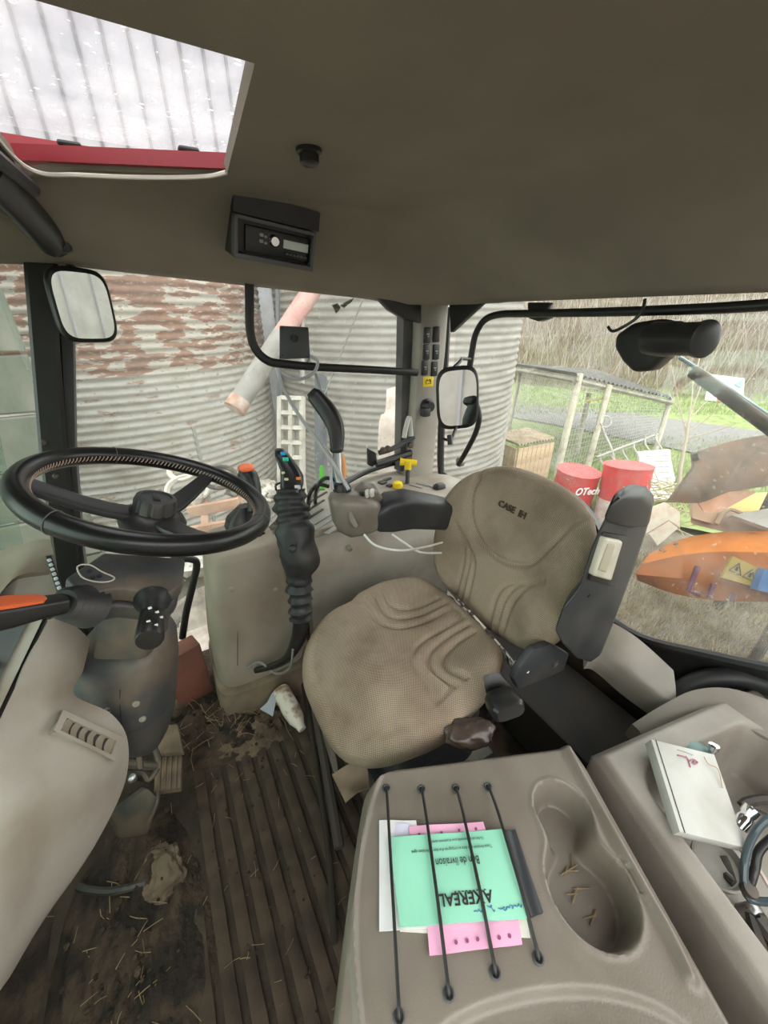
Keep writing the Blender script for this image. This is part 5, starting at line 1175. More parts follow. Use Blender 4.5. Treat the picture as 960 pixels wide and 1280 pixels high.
# wooded bank beyond the lane
b0, b1 = at(480, 470, Z=GZ), at(1100, 508, Z=GZ); bd_ = (b1-b0); bn = V((bd_.y, -bd_.x, 0)).normalized()
if bn.dot(V((EYE.x, EYE.y, 0))-b0) > 0: bn = -bn
g = []
for j in range(41):
    s = j/40; row = []
    for i in range(61):
        p = b0+bd_*(-.3+1.6*i/60)+bn*(s*16); z = GZ+7.5*s**1.1+.35*noisev((p.x*.5, p.y*.5, 0), 1)*min(1, s*6); row.append(V((p.x, p.y, z)))
    g.append(row)
bm = B(); gridmesh(bm, g); obj('bank', bm, noise_mat('bramble_bank', [(.3, (.10, .08, .06)), (.45, (.20, .165, .13)), (.55, (.26, .21, .165)), (.66, (.20, .18, .11)), (.8, (.32, .28, .235))], 1.6, .95, det=12, bump=.6), None, kind='structure')
def pickbank(s0, s1):
    def f():
        s = random.uniform(s0, s1); p = b0+bd_*random.uniform(-.2, 1.2)+bn*(s*16); return (p.x, p.y, GZ+7.5*s**1.1-.05)
    return f
blades('brown_brambles', 9000, pickbank(.0, .6), .9, mat('bramble', (.25, .17, .12), .9, c2=(.16, .13, .09), sc=.8), 'tangled brown brambles on the bank', 'brambles', 4, .014)
blades('pale_reeds', 2600, pickbank(.0, .5), 1.7, mat('reed', (.44, .40, .34), .9, c2=(.30, .28, .20), sc=.8), 'pale bare stems standing on the bank', 'reeds', 5, .014)
blades('green_scrub', 2600, pickbank(.0, .25), .5, mat('scrub', (.22, .27, .09), .9, c2=(.34, .34, .14), sc=.8), 'patchy green scrub at the foot of the bank', 'scrub', 6, .02)
# ---------------- silos ----------------
def tiermesh(R, h, pitch, a0, a1, nc, amp=.009):
    nr = int(round(h/pitch))*5; vs, fs = [], []
    for r in range(nr+1):
        z = h*r/nr; rr = R+amp*math.cos(2*math.pi*z/pitch)
        for c in range(nc+1):
            a = a0+(a1-a0)*c/nc; vs.append((rr*math.cos(a), rr*math.sin(a), z))
    for r in range(nr):
        for c in range(nc):
            i = r*(nc+1)+c; fs.append((i, i+1, i+nc+2, i+nc+1))
    return vs, fs
def silo(label, cx, cy, R, tiers, h, pitch, mats, strap=False):
    t = thing('grain_silo', label, 'silo', (cx, cy, GZ)); vs, fs = tiermesh(R, h, pitch, 0, 2*math.pi, 150)
    me = {}
    for z, mm in zip(tiers, mats):
        if mm.name not in me:
            m_ = bpy.data.meshes.new('corrugated_sheet'); m_.from_pydata(vs, [], fs); m_.materials.append(mm)
            m_.polygons.foreach_set('use_smooth', [True]*len(m_.polygons)); me[mm.name] = m_
        o = bpy.data.objects.new('corrugated_sheet', me[mm.name]); COL.objects.link(o); o.parent = t; o.location = (0, 0, z-GZ); ORG[o.name] = V((cx, cy, z))
    bm = B(); top = tiers[0]+h; n = 60
    skinrings(bm, [[V((cx+(R+.05)*math.cos(2*math.pi*j/n), cy+(R+.05)*math.sin(2*math.pi*j/n), top-.02)) for j in range(n)], [V((cx+.2*math.cos(2*math.pi*j/n), cy+.2*math.sin(2*math.pi*j/n), top+.35)) for j in range(n)]]); obj('roof_cone', bm, GALVD, t)
    return t
s1 = silo('corrugated silo with peeling rusty upper sheets left of the bar', -.32, 5.70, 1.70, [.85, -.13, -1.11, -1.42][:3], .98, .07, [RUST, GALV, GALV])
s2 = silo('clean pale corrugated silo behind the rear pillar', 2.98, 4.80, 1.56, [.85, -.13, -1.11], .98, .075, [GALVD, GALVD, GALVD])
# vertical seams with bolts
for s_, (cx, cy, R), az in ((s1, (-.32, 5.70, 1.70), 4.05), (s1, (-.32, 5.70, 1.70), 5.05)):
    bm = B(); p = V((cx+(R+.004)*math.cos(az), cy+(R+.004)*math.sin(az), 0)); box(bm, V((p.x, p.y, -.6)), (.012, .03, 1.9), rot=az); obj('seam_strip', bm, GALVD, s_)
# auger tube
au = thing('auger_tube', 'slanting grain auger tube, grey below and faded red above', 'auger', at(297, 505, d=2.9))
a, b, c = at(296, 507, d=2.85), at(352, 420, d=3.0), at(402, 345, d=3.1)
bm = B(); tube(bm, [a, b], .075, 20); obj('grey_tube', bm, mat('auger_grey', (.26, .25, .23), .6, c2=(.19, .17, .15), sc=7), au)
bm = B(); tube(bm, [b, c, c+(c-b)*.2], .072, 20); obj('red_tube', bm, mat('faded_red', (.42, .19, .17), .7, c2=(.5, .32, .28), sc=6), au)
bm = B(); tube(bm, [a-(b-a)*.05, a+(b-a)*.08], .080, 20); obj('rusty_end', bm, mat('rust_end', (.34, .19, .13), .9, c2=(.5, .42, .36), sc=10), au)
# corrugated barn wall behind the silos
bw = thing('barn_wall', 'pale ribbed sheet barn wall seen through the roof hatch', 'wall', (0, 7.9, GZ), kind='structure')
CL = noise_mat('pale_cladding', [(.3, (.25, .25, .26)), (.55, (.31, .305, .32)), (.75, (.27, .26, .265))], .8, .7)
pm = B(); box(pm, (0, 0, 5.0), (.296, .02, 10.0)); me = bpy.data.meshes.new('panel'); pm.to_mesh(me); pm.free(); me.materials.append(CL)
rm = B(); box(rm, (0, -.02, 5.0), (.035, .03, 10.0)); mr = bpy.data.meshes.new('panel_rib'); rm.to_mesh(mr); rm.free(); mr.materials.append(mat('rib_dark', (.12, .12, .125), .7))
for k in range(30):
    x = -4.5+k*.30; o = bpy.data.objects.new('panel', me); COL.objects.link(o); o.parent = bw; o.location = (x, 0, 0); ORG[o.name] = V((x, 7.9, GZ))
    r = bpy.data.objects.new('panel_rib', mr); COL.objects.link(r); r.parent = o; r.location = (.15, 0, 0); ORG[r.name] = V((x, 7.9, GZ))
# sheet metal shed on the door side of the tractor
sd = thing('shed_wall', 'grey ribbed sheet shed wall on the door side, mirrored in the rear mirror', 'wall', (0, -3.6, GZ), kind='structure')
pm = B(); box(pm, (0, 0, 1.7), (.496, .02, 3.4)); me = bpy.data.meshes.new('panel'); pm.to_mesh(me); pm.free(); me.materials.append(mat('shed_sheet', (.36, .35, .32), .7, c2=(.28, .27, .24), sc=2))
rm = B(); box(rm, (0, .025, 1.7), (.04, .04, 3.4)); mr = bpy.data.meshes.new('panel_rib'); rm.to_mesh(mr); rm.free(); mr.materials.append(mat('rib_grey', (.30, .30, .31), .7))
for k in range(22):
    x = -5+k*.5; o = bpy.data.objects.new('panel', me); COL.objects.link(o); o.parent = sd; o.location = (x, 0, 0); ORG[o.name] = V((x, 0, GZ))
    r = bpy.data.objects.new('panel_rib', mr); COL.objects.link(r); r.parent = o; r.location = (.25, 0, 0); ORG[r.name] = V((x, 0, GZ))
bm = B(); box(bm, (.25, -3.53, 1.6), (11, .08, .16)); obj('girder', bm, mat('rib_grey', (.30, .30, .31), .7), sd)
# sheds' plank wall in front of the windscreen
pw = thing('plank_wall', 'greenish board wall seen left of the front pillar', 'wall', (-2.25, 2.9, GZ), kind='structure')
PLK = noise_mat('mossy_board', [(.3, (.08, .10, .075)), (.5, (.14, .16, .125)), (.7, (.20, .205, .17))], 3, .9, (1, 1, .4))
pm = B(); box(pm, (0, 0, 0), (3.4, .05, .30), bev=.01); me = bpy.data.meshes.new('board'); pm.to_mesh(me); pm.free(); me.materials.append(PLK)
for k in range(14):
    o = bpy.data.objects.new('board', me); COL.objects.link(o); o.parent = pw; o.location = (0, .01*(k % 2), .16+k*.315); ORG[o.name] = V((0, 0, 0))
for x in (-.1, -.9):
    bm = B(); box(bm, (-2.25+1.0+x, 2.86, .8), (.12, .06, 4.4), bev=.01); obj('batten', bm, PLK, pw)
# junk at the silo foot
random.seed(9)
jt_ = thing('timber_pallet', 'broken reddish pallet leaning at the silo foot', 'pallet', at(280, 660, d=2.9))
WD = noise_mat('red_brown_timber', [(.3, (.28, .15, .10)), (.55, (.42, .26, .18)), (.75, (.5, .38, .28))], 5, .9, (1, 1, 1))
for (x0, y0, x1, y1, d) in ((236, 640, 300, 628, 2.75), (222, 668, 310, 652, 2.65), (232, 690, 330, 672, 2.5), (240, 715, 330, 700, 2.4)):
    a, b = at(x0, y0, d=d), at(x1, y1, d=d); x, y, z = frame(b-a, (0, 0, 1))
    bm = B(); box(bm, (a+b)/2, (.075, .04, (b-a).length), rot=M4(V((0, 0, 0)), x, y, z).to_3x3(), bev=.004); obj('slat', bm, WD, jt_)
for px in (255, 300):
    a, b = at(px, 622, d=2.9), at(px+6, 730, d=2.45); x, y, z = frame(b-a, (1, 0, 0)); bm = B(); box(bm, (a+b)/2, (.05, .07, (b-a).length), rot=M4(V((0, 0, 0)), x, y, z).to_3x3()); obj('bearer', bm, WD, jt_)
hs = [((235, 612), .13, 'ivory hose coil lying upright by the silo foot'), ((275, 597), .10, 'small grey tyre ring on top of the junk'), ((228, 588), .08, 'pale coil of rope at the junk heap edge')]
for (px, py), r, lb in hs:
    p = at(px, py, d=2.8); x, y, z = frame(V((random.uniform(-.3, .3), -.8, .5))); bm = B()
    for q in range(2): tube(bm, [p+x*((r+.012*q)*math.cos(2*math.pi*j/24))+y*((r*.7+.012*q)*math.sin(2*math.pi*j/24))+z*.012*q for j in range(24)], .012, 7, closed=True)
    obj('hose_coil', bm, mat('ivory_hose', (.55, .52, .45), .7) if 'tyre' not in lb else DSTEEL, None, label=lb, cat='hose')
JM = [mat('junk_a', (.42, .38, .32), .9, c2=(.25, .2, .16), sc=8), mat('junk_b', (.55, .53, .48), .85, c2=(.38, .34, .29), sc=8), mat('junk_c', (.24, .21, .18), .9, c2=(.14, .12, .1), sc=8), WD]
bm = B(); jv = []
def crumple(p, r, seed):
    bm = B(); bmesh.ops.create_icosphere(bm, subdivisions=3, radius=r)
    for v in bm.verts:
        n = noise.fractal(v.co*(2.2/r)+V((seed, 0, 0)), 1, 2, 3); v.co *= 1+.45*n
        v.co.z *= .7
    bmesh.ops.translate(bm, verts=bm.verts, vec=p); return bm
for k in range(12):
    px = random.uniform(205, 350); py = random.uniform(608, 690); d = 2.95-(py-600)*.005
    obj('rubble_lump', crumple(at(px, py, d=d), random.uniform(.05, .10), k*3.1), JM[k % 3], None, 60, label='crumpled scrap lump in the junk heap at the silo foot', cat='scrap', group='scrap lumps at the silo foot')
for k in range(4):
    px = random.uniform(202, 245); py = random.uniform(690, 830); d = 2.45-(py-690)*.004
    obj('rubble_lump', crumple(at(px, py, d=d), random.uniform(.06, .11), 50+k*3.1), JM[k % 3], None, 60, label='crumpled scrap lump in the junk heap at the silo foot', cat='scrap', group='scrap lumps at the silo foot')
bm = B(); g = []
for j in range(17):
    row = []
    for i in range(25):
        x = -.50+1.8*i/24; y = 1.75+2.2*j/16; row.append(V((x, y, GZ+.95*math.sin(math.pi*min(1, j/12))*(.8+.3*noisev((x*2, y*2, 0), 1)) if 0 < j < 16 else GZ-.05)))
    g.append(row)
gridmesh(bm, g); obj('rubble_mound', bm, noise_mat('rubble', [(.3, (.12, .10, .08)), (.5, (.32, .28, .23)), (.65, (.48, .45, .40))], 5, .95, det=10, bump=.6), None, label='heap of grey rubble between cab and silo', cat='rubble', kind='stuff')
# block stack; dark posts added to darken the gap between the silos
bs = thing('block_stack', 'pale weathered crate with square openings between the silos', 'crate', at(364, 590, d=2.7))
BK = noise_mat('pale_block', [(.3, (.24, .22, .18)), (.5, (.40, .375, .32)), (.7, (.46, .44, .39))], 8, .9)
for r in range(6):
    p0, p1 = at(350, 498+r*18.5, d=2.7), at(378, 499+r*18.5, d=2.7); bm = B(); tube(bm, [p0, p1], .022, 4); obj('rail', bm, BK, bs)
for px in (350, 364, 378):
    bm = B(); pb_ = at(px, 596, d=2.7); tube(bm, [at(px, 496, d=2.7), pb_, V((pb_.x, pb_.y, GZ))], .022, 4); obj('upright', bm, BK, bs)
for r in range(5):
    for c_ in range(2):
        bm = B(); box(bm, at(357+14*c_, 507.5+18.5*r, d=2.76), (.055, .02, .075), bev=.004); obj('panel', bm, GALV, bs)
for (px0, py0, px1, py1, r, lb) in ((347, 352, 349, 600, .018, 'dark post added to darken the gap at the right edge of the rusty silo'), (401, 470, 401, 575, .055, 'dark blue upright added to darken the gap behind the curved lever')):
    bm = B(); a, b = at(px0, py0, d=3.3), at(px1, py1, d=3.3); tube(bm, [a, b, V((b.x, b.y, GZ))], r, 4); obj('dark_gap_post', bm, mat('post_dark', (.07, .08, .09), .6), None, label=lb, cat='post')
bm = B(); tube(bm, [at(378, 352, d=3.05), at(378, 480, d=3.05)], .02, 6); obj('downpipe', bm, mat('auger_grey', (.26, .25, .23), .6), None, label='pale vertical pipe behind the mounting plate', cat='pipe')
bm = B(); a, b = at(457, 366, Y=1.435), at(406, 492, Y=1.435); tube(bm, [a, b], .0022, 5); obj('washing_line', bm, WHITEP, None, label='thin white string hanging outside the side window', cat='string')
# splash mark and leaf stuck outside the side window
lf = thing('stuck_leaf', 'dark wet leaf stuck to the side window glass', 'leaf', at(425, 384, Y=1.425))
LM = mat('dead_leaf', (.07, .08, .03), .7)
bm = B(); prism(bm, [at(x, y, Y=1.421) for x, y in ((415, 381), (422, 379), (426, 384), (424, 388), (420, 392), (418, 387))], (0, .003, 0)); obj('blade', bm, LM, lf)
bm = B(); prism(bm, [at(x, y, Y=1.421) for x, y in ((425, 382), (434, 376), (443, 372), (440, 377), (430, 385))], (0, .003, 0)); obj('stalk', bm, LM, lf)
dp = thing('leaning_board', 'torn pale board leaning behind the side window corner', 'board', at(490, 540, d=3.0))
bm = B(); g = patch([[at(484, 487, d=3.0), at(494, 484, d=3.0), at(504, 480, d=3.0)], [at(482, 515, d=2.95), at(492, 513, d=3.02), at(502, 512, d=2.96)], [at(473, 556, d=2.9), at(488, 562, d=2.95), at(500, 550, d=2.9)], [V((at(x, 556, d=2.9).x, at(x, 556, d=2.9).y, GZ)) for x in (473, 488, 500)]], 4); thick(bm, g, (0, .01, 0)); obj('board_face', bm, mat('pale_sheet', (.60, .53, .47), .9, c2=(.45, .38, .32), sc=6), dp)
# ---------------- poultry run with corrugated roof ----------------
cg_ = thing('poultry_run', 'wire mesh poultry run with corrugated roof on leaning posts', 'animal run', at(720, 585, Z=GZ))
PO_ = noise_mat('grey_post', [(.3, (.34, .31, .24)), (.6, (.52, .49, .39))], 6, .9)
posts = [((637, 531), (651, 462), 9.0, .05), ((696, 593), (725, 468), 6.9, .06), ((717, 585), (736, 492), 8.2, .05), ((735, 581), (762, 482), 7.2, .055), ((824, 546), (839, 497), 8.4, .055)]
for a, b, d, r in posts:
    p, q = at(*a, d=d), at(*b, d=d); p = p+(p-q)*((p.z-GZ)/max(.01, (q.z-p.z))) if p.z > GZ else p
    bm = B(); tube(bm, [p, q], r, 8); obj('post', bm, PO_, cg_)
TL = at(632, 455, d=9.2), at(736, 462, d=8.4), at(842, 496, d=8.6), at(728, 472, d=6.7)
bm = B(); g = []
rl0, rl1 = at(630, 452, d=9.4), at(738, 463, d=6.6); rr0, rr1 = at(742, 470, d=9.6), at(845, 497, d=8.2)
A0, A1, A2, A3 = at(631, 454, d=9.2), at(720, 468, d=6.8), at(842, 498, d=8.3), at(745, 463, d=10.2)
for sh in range(6):
    bm = B(); g = []
    for j in range(13):
        s = (sh+j/12)/6; row = []
        a, b = A0+(A3-A0)*s, A1+(A2-A1)*s
        for i in range(3): row.append(a+(b-a)*(i/2)+V((0, 0, .03*math.cos(j*math.pi/1.5))))
        g.append(row)
    thick(bm, g, (0, 0, -.008)); obj('roof_sheet', bm, noise_mat('roof_grey%d' % sh, [(.3, (.09, .085, .08)), (.6, (.17, .16, .15))], 4, .8), cg_)
for a, b in ((A0, A1), (A1, A2)):
    bm = B(); tube(bm, [a-V((0, 0, .1)), b-V((0, 0, .1))], .045, 6); obj('beam', bm, mat('beam_grey', (.20, .19, .16), .9, c2=(.32, .3, .25), sc=4), cg_)
bm = B()
for (a0, a1, b0_, b1_) in ((posts[0], None, posts[1], None), (posts[1], None, posts[4], None)):
    pa, qa = at(*a0[0], d=a0[2]), at(*a0[1], d=a0[2]); pb, qb = at(*b0_[0], d=b0_[2]), at(*b0_[1], d=b0_[2])
    for k in range(41):
        s = k/40; tube(bm, [pa+(pb-pa)*s, qa+(qb-qa)*s], .0055, 3)
    for k in range(19):
        s = k/18; tube(bm, [pa+(qa-pa)*s, pb+(qb-pb)*s], .0055, 3)
obj('wire_mesh', bm, mat('wire', (.42, .42, .40), .6, m=.3), cg_, kind='stuff')
bm = B(); tube(bm, [at(732, 501, d=7.4), at(758, 497, d=7.3)], .03, 6); obj('yellow_strap', bm, mat('pale_yellow', (.70, .60, .16), .7), cg_)
# nesting hutch with timber sides
ht = thing('timber_hutch', 'low timber hutch with corrugated brown roof beside the run', 'hutch', at(650, 600, Z=GZ))
HW = noise_mat('hutch_wood', [(.3, (.40, .29, .18)), (.6, (.60, .47, .32))], 6, .9)
h0, h1, h2, h3 = at(614, 543, d=6.6), at(648, 556, d=5.7), at(693, 548, d=6.2), at(658, 535, d=7.2)
bm = B(); g = []
for j in range(25):
    s = j/24; a, b = h0+(h3-h0)*s, h1+(h2-h1)*s; g.append([p+V((0, 0, .02*math.cos(j*math.pi/1.0))) for p in (a, (a+b)/2, b)])
thick(bm, g, (0, 0, -.01)); obj('roof', bm, noise_mat('brown_roof', [(.3, (.30, .24, .17)), (.6, (.50, .42, .32))], 5, .9), ht)
for (a, b) in ((h0, h1), (h1, h2)):
    for k in range(8):
        s0, s1_ = (k+.04)/8, (k+.96)/8; p, q = a+(b-a)*s0, a+(b-a)*s1_; p = V((p.x, p.y, p.z-.06)); q = V((q.x, q.y, q.z-.06))
        nn = (b-a).cross(V((0, 0, 1))).normalized()*.02; bm = B(); prism(bm, [p, q, V((q.x, q.y, GZ)), V((p.x, p.y, GZ))], nn); obj('plank', bm, HW, ht)
# drums
def drum(label, px, d, ztop, cols, R=.29, H=.88, tilt=(0, 0, 1), word=None):
    p = at(*px, d=d); ax = V(tilt).normalized(); t = thing('steel_drum', label, 'drum', p-ax*H, group='red drums by the run')
    z0 = 0
    for k, (h0, h1, m_) in enumerate(cols):
        bm = B(); prof = []
        n = max(2, int((h1-h0)/.03))
        for i in range(n+1):
            h = h0+(h1-h0)*i/n; prof.append((R+.008*math.exp(-((h-H*.36)/.02)**2)+.008*math.exp(-((h-H*.67)/.02)**2)+.01*math.exp(-((h-H)/.012)**2), h))
        lathe(bm, prof, p-ax*H, ax, 40); obj('drum_band', bm, m_, t, 50)
    bm = B(); lathe(bm, [(R-.01, 0), (R-.01, -.006), (.001, -.006)], p-ax*.004, ax, 40); obj('lid', bm, mat('drum_lid', (.22, .21, .20), .7, c2=(.4, .39, .36), sc=9), t)
    if word:
        dv = (EYE-p); dv.z = 0; dv.normalize(); sd = dv.cross(V((0, 0, 1)))
        dirn = (dv*.86+RGT*.5).normalized()
        x, y, z = frame(dirn, RGT); text('lettering', word, p-ax*.21+dirn*(R+.012), x, dirn, .15, WHITE, t, ext=.004, bold=True, sx=.85, shear=.25)
    return t
RD = mat('drum_red', (.62, .045, .05), .5, c2=(.5, .08, .07), sc=7); WHD = mat('drum_white', (.62, .58, .54), .6, c2=(.5, .42, .36), sc=8)
drum('bright red drum with white lettering behind the seat', (724, 588), 5.6, 0, ((0, .88, RD),), word='OTech', tilt=(.02, -.05, 1))
drum('red and white drum standing beside the first drum', (786, 581), 5.3, 0, ((0, .40, WHD), (.40, .88, RD)), R=.30, tilt=(.05, .10, 1))
# white slatted panel
lp = thing('slatted_panel', 'white slatted plastic panel leaning behind the drums', 'panel', at(820, 620, d=6.0))
wpl = [at(798, 566, d=5.9), at(838, 563, d=6.1), at(846, 600, d=6.0), at(842, 628, d=5.9), at(806, 622, d=5.7)]
for k in range(9):
    s0, s1_ = k/9, (k+.8)/9; l0, r0 = wpl[0]+(wpl[4]-wpl[0])*s0, wpl[1]+(wpl[3]-wpl[1])*s0; l1, r1 = wpl[0]+(wpl[4]-wpl[0])*s1_, wpl[1]+(wpl[3]-wpl[1])*s1_
    bm = B(); prism(bm, [l0, r0, r1, l1], (.02, .03, 0)); obj('slat', bm, WHITEP, lp)
bm = B(); prism(bm, [p+V((.025, .035, 0)) for p in wpl], (.01, .015, 0)); obj('backing', bm, mat('panel_back', (.60, .60, .55), .8), lp)
# galvanised rack of curved bars
rk = thing('feed_rack', 'galvanised rack of curved bars before the lane', 'rack', at(790, 585, d=7.0))
bm = B(); tube(bm, [at(745, 572, d=6.8), at(775, 560, d=6.8), at(822, 543, d=6.9)], .02, 8); obj('top_bar', bm, GALV, rk)
bm = B(); tube(bm, [at(752, 533, d=6.9), at(757, 545, d=6.9), at(764, 560, d=6.8), at(768, 575, d=6.8)], .02, 8, sm=3); obj('end_bar', bm, GALV, rk)
for k in range(6):
    x = 750+k*14; y = 570-k*5
    bm = B(); tube(bm, [at(x, y-4, d=6.85), at(x+1, y+6, d=6.8), at(x+6, y+14, d=6.75), at(x+8, y+22, d=6.75)], .016, 7, sm=4); obj('curved_bar', bm, GALV, rk)
bm = B(); tube(bm, [at(757+7*math.cos(a), 527+7*math.sin(a), d=6.9) for a in (2*math.pi*j/16 for j in range(16))], .014, 6, closed=True); obj('ring', bm, GALV, rk)
# stacked branches under the panel
bm = B(); random.seed(4)
for k in range(70):
    a = at(random.uniform(800, 850), random.uniform(600, 660), d=random.uniform(5.0, 5.6)); dv = V((random.uniform(-1, 1), random.uniform(-1, 1), random.uniform(-.4, .4)))*.28; tube(bm, [a-dv, a+dv], .008, 4)
obj('brushwood', bm, mat('brush', (.45, .43, .24), .9, c2=(.34, .30, .18), sc=4), None, label='heap of pale brushwood beside the red and white drum', cat='brushwood', kind='stuff')
bxc = thing('open_carton', 'open cardboard carton on the ground behind the armrest', 'carton', at(825, 660, d=4.6))
for q in (((800, 640), (832, 628), (836, 650), (806, 668)), ((832, 628), (850, 640), (850, 660), (836, 650)), ((812, 668), (836, 651), (848, 660), (822, 682))):
    bm = B(); prism(bm, [at(x, y, d=4.6) for x, y in q], (.01, .02, -.01)); obj('flap', bm, mat('carton', (.56, .44, .33), .9, c2=(.62, .55, .46), sc=6), bxc)
# sapling
sp = thing('bare_sapling', 'thin leafless sapling between the drums and the lane', 'tree', at(848, 598, d=6.4))
BR = mat('sapling_bark', (.40, .34, .26), .85)
d = 6.4
bm = B(); tube(bm, [at(847, 640, d=d), at(850, 590, d=d), at(858, 548, d=d), at(862, 520, d=d)], [.04, .03, .022, .015], 7, sm=3); obj('trunk', bm, BR, sp)
for pts in (((858, 545), (848, 500), (838, 450)), ((859, 540), (850, 515), (835, 490)), ((862, 520), (866, 480), (860, 440)), ((862, 525), (880, 505), (902, 488)), ((860, 540), (885, 522), (930, 480)), ((862, 520), (875, 485), (885, 450)), ((858, 548), (890, 540), (920, 530)), ((866, 480), (874, 450), (880, 425))):
    bm = B(); tube(bm, [at(x, y, d=d+.3*random.uniform(-1, 1)*k) for k, (x, y) in enumerate(pts)], [.013, .008, .004], 5, sm=4); obj('branch', bm, BR, sp)
# roadside sign
sg = thing('roadside_sign', 'white roadside sign with faded red print beyond the lane', 'sign', at(913, 520, d=13))
q = [at(890, 468, d=13), at(931, 473, d=13), at(928, 506, d=13), at(882, 500, d=13)]
bm = B(); prism(bm, q, FWD*.05); obj('board', bm, mat('sign_white', (.72, .74, .72), .6), sg)
bm = B(); tube(bm, [at(913, 500, d=13.05), at(909, 540, d=13.05)], .06, 6); obj('post', bm, PO_, sg)
x, y, z = frame(-FWD, q[1]-q[0]); SR = mat('sign_red', (.55, .10, .12), .6)
bm = B(); prism(bm, [at(x, y, d=12.95) for x, y in ((898, 497), (916, 500), (916, 504.5), (897, 502))], FWD*.03); obj('red_print', bm, SR, sg, label='faded red print along the foot of the sign')
for k in range(4):
    bm = B(); tube(bm, [at(901+k*4.2+1.2*math.cos(a), 500.5+k*.5+1.5*math.sin(a), d=12.93) for a in (2*math.pi*j/10 for j in range(10))], .012, 5, closed=True); obj('white_mark', bm, WHITE, sg)
bm = B(); prism(bm, [at(x, y, d=12.95) for x, y in ((918, 480), (929, 474), (926, 485))], FWD*.03); obj('blue_print', bm, mat('sign_blue', (.25, .45, .55), .6), sg)
# ---------------- implement behind the tractor ----------------
im = thing('orange_mower', 'faded orange mower deck behind the rear window', 'mower', at(880, 740, Z=GZ))
ORP = noise_mat('faded_orange_paint', [(.3, (.30, .085, .008)), (.5, (.38, .115, .01)), (.62, (.33, .10, .01)), (.75, (.18, .06, .015))], 4, .8, det=9)
BRP = noise_mat('brown_orange_paint', [(.3, (.11, .032, .006)), (.55, (.18, .055, .010)), (.75, (.14, .05, .016))], 4, .8, det=9)
row0 = [(812, 692, 3.3), (845, 676, 3.35), (885, 667, 3.4), (930, 664, 3.35), (1010, 664, 3.2)]
row1 = [(803, 705, 3.0), (845, 695, 3.0), (890, 690, 3.0), (935, 690, 2.95), (1010, 692, 2.85)]
row2 = [(796, 718, 2.85), (840, 722, 2.82), (888, 725, 2.8), (935, 727, 2.75), (1010, 730, 2.65)]
row3 = [(798, 726, 2.9), (842, 742, 2.85), (890, 750, 2.8), (935, 752, 2.76), (1010, 752, 2.66)]
PT = lambda r: [at(x, y, d=d) for x, y, d in r]
bm = B(); thick(bm, patch([PT(row0), PT(row1)], 5) if False else [spline(PT(row0), 6), spline([(a+b)/2+V((0, 0, .02)) for a, b in zip(PT(row0), PT(row1))], 6), spline(PT(row1), 6)], (.02, .02, -.06)); obj('deck_top', bm, ORP, im, 60)
bm = B(); thick(bm, [spline(PT(row1), 6), spline(PT(row2), 6), spline(PT(row3), 6)], (.05, .03, -.03)); dk_ = obj('deck_side', bm, BRP, im, 60)
st_ = [at(x, y, d=2.70) for x, y in ((916, 695), (952, 712), (941, 733), (903, 722))]
bm = B(); prism(bm, st_, FWD*.02); wl = obj('warning_sticker', bm, mat('sticker_yellow', (.24, .17, .03), .5), im, label='yellow warning sticker with two triangles')
ux = (st_[1]-st_[0]).normalized(); uy = (st_[0]-st_[3]).normalized()
for f in (.27, .73):
    c = st_[0]+(st_[1]-st_[0])*f+(st_[3]-st_[0])*.42; c2_ = c-FWD*.004
    bm = B(); tri = [c2_+uy*.042, c2_-uy*.03+ux*.045, c2_-uy*.03-ux*.045]; tube(bm, tri, .005, 5, closed=True); tube(bm, [c2_+uy*.015, c2_-uy*.015], .008, 5); obj('triangle', bm, INK, wl)
bm = B(); prism(bm, [at(x, y, d=2.64) for x, y in ((956, 711), (990, 720), (990, 750), (946, 737))], FWD*.05); obj('blue_sticker', bm, mat('sticker_blue', (.025, .09, .22), .5), im, label='blue sticker')
PU = mat('faded_purple', (.07, .016, .035), .7)
for pts in (((872, 708), (861, 738), (874, 743)), ((892, 730), (886, 748)), ((918, 742), (914, 752))):
    bm = B(); tube(bm, [at(x, y, d=2.76) for x, y in pts], .020, 6, flat=.9); obj('paint_letter', bm, PU, im)
for (x, y) in ((827, 687), (845, 680), (832, 690)):
    bm = B(); box(bm, at(x, y, d=3.12), (.05, .02, .01), bev=.003); obj('slot', bm, DSTEEL, im)
for px, d in ((1000, 2.9),):
    a = at(px, 730, d=d); bm = B(); tube(bm, [a, V((a.x, a.y, GZ+.02))], .04, 8); obj('skid_leg', bm, DSTEEL, im)
# upper frame, hopper parts
uf = thing('mower_frame', 'brown implement frame with orange chute above the mower', 'frame', at(900, 650, d=3.6))
bm = B(); g = [PT([(868, 626, 3.6), (905, 640, 3.6), (1010, 652, 3.5)]), PT([(865, 655, 3.5), (905, 665, 3.45), (1010, 668, 3.4)])]; thick(bm, g, (.06, .04, 0)); obj('cross_plate', bm, mat('rust_plate', (.30, .20, .14), .8, c2=(.20, .13, .09), sc=5), uf)
bm = B(); prism(bm, PT([(898, 632, 3.7), (935, 622, 3.8), (1010, 618, 3.8), (1010, 634, 3.7), (915, 640, 3.65)]), (.1, .1, -.02)); obj('orange_chute', bm, mat('chute_orange', (.72, .36, .06), .5), uf)
bm = B(); prism(bm, PT([(915, 644, 3.3), (1010, 626, 3.5), (1010, 662, 3.3), (960, 660, 3.3)]), (.0, .02, -.03)); obj('grey_lid', bm, GALVD, uf)
bm = B(); prism(bm, PT([(866, 627, 3.5), (900, 632, 3.45), (892, 655, 3.45), (866, 648, 3.5)]), (.05, .05, 0)); obj('pale_box', bm, mat('peach_box', (.60, .42, .30), .8), uf)
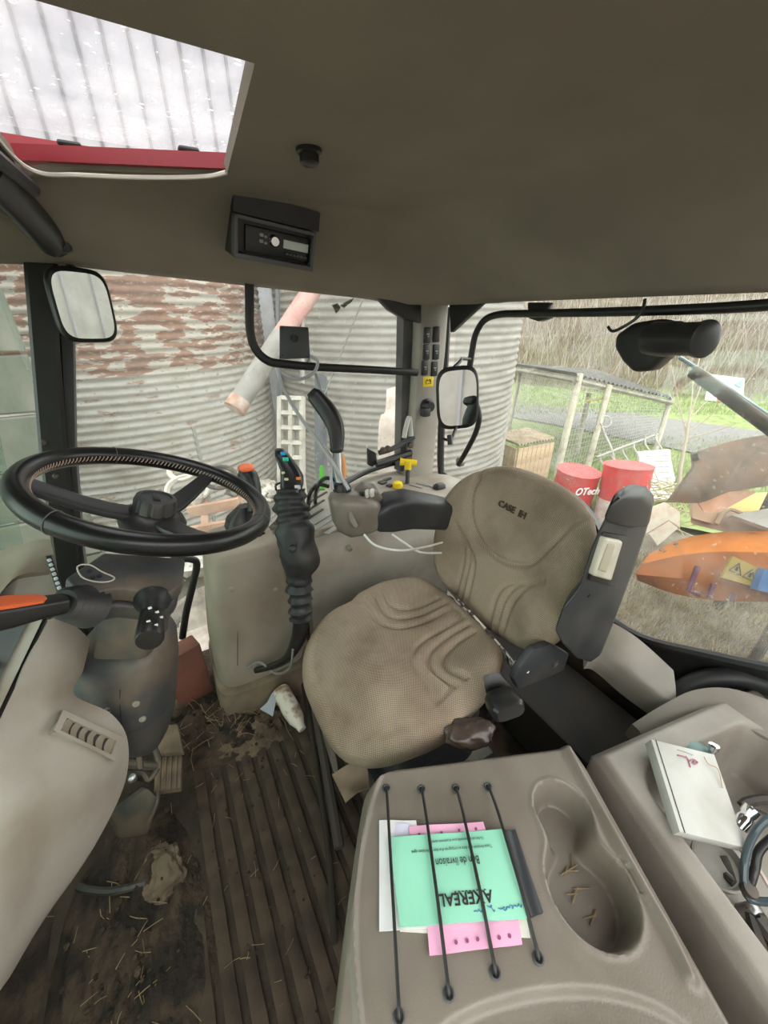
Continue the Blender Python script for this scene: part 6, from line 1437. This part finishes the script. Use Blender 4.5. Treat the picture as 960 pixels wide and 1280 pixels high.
bm = B(); tube(bm, PT([(895, 655, 3.4), (910, 637, 3.42), (935, 645, 3.38), (990, 665, 3.3)]), .018, 7, sm=4); obj('hose', bm, mat('hose_tan', (.38, .28, .18), .8), uf)
for px in (985,):
    a = at(px, 640, d=3.7); bm = B(); tube(bm, [a, V((a.x, a.y, GZ))], .05, 6); obj('leg', bm, BRP, uf)
gd = thing('rusty_guard', 'large curved rusty steel guard right of the sapling', 'guard', at(900, 590, d=3.3))
G0 = PT([(866, 568, 3.2), (890, 560, 3.25), (930, 549, 3.3), (1010, 536, 3.3)]); G1 = PT([(868, 584, 3.1), (895, 578, 3.1), (935, 572, 3.15), (1010, 566, 3.15)]); G2 = PT([(848, 612, 3.05), (890, 606, 3.05), (930, 600, 3.1), (1010, 592, 3.1)]); G3 = PT([(836, 628, 3.1), (880, 628, 3.1), (915, 615, 3.12), (1010, 600, 3.15)])
bm = B(); thick(bm, [spline(r, 6) for r in (G0, G1, G2, G3)], (.03, .03, -.01)); obj('guard_sheet', bm, noise_mat('rusty_sheet', [(.3, (.08, .06, .043)), (.5, (.125, .09, .065)), (.65, (.15, .09, .055)), (.8, (.11, .05, .025))], 4, .8, det=10, bump=.2), gd, 60)
bm = B(); lathe(bm, [(.03, 0), (.03, .05)], at(866, 572, d=3.15), (0, -.6, .4), 12); obj('hinge', bm, DSTEEL, gd)
bm = B(); prism(bm, PT([(872, 627, 3.12), (912, 614, 3.12), (945, 616, 3.1), (900, 640, 3.0), (880, 640, 3.0)]), (.03, .03, 0)); obj('lower_flap', bm, mat('guard_rust', (.33, .16, .09), .8, c2=(.24, .12, .07), sc=6), gd)
a = at(985, 585, d=3.3); bm = B(); tube(bm, [a, V((a.x, a.y, GZ))], .05, 6); obj('support', bm, DSTEEL, gd)
# rear window strut outside the glass
ws = thing('lift_strut', 'dark grey strut slanting outside the rear window', 'strut', at(930, 495, X=1.3))
bm = B(); tube(bm, [at(866, 464, X=1.25), at(1000, 562, X=1.25)], .016, 10); obj('rod', bm, DSTEEL, ws)
bm = B(); tube(bm, [at(850, 447, X=1.27), at(900, 478, X=1.27), at(1000, 546, X=1.27)], .009, 8, flat=.6); obj('glass_edge', bm, mat('teal_edge', (.18, .26, .27), .3), ws)
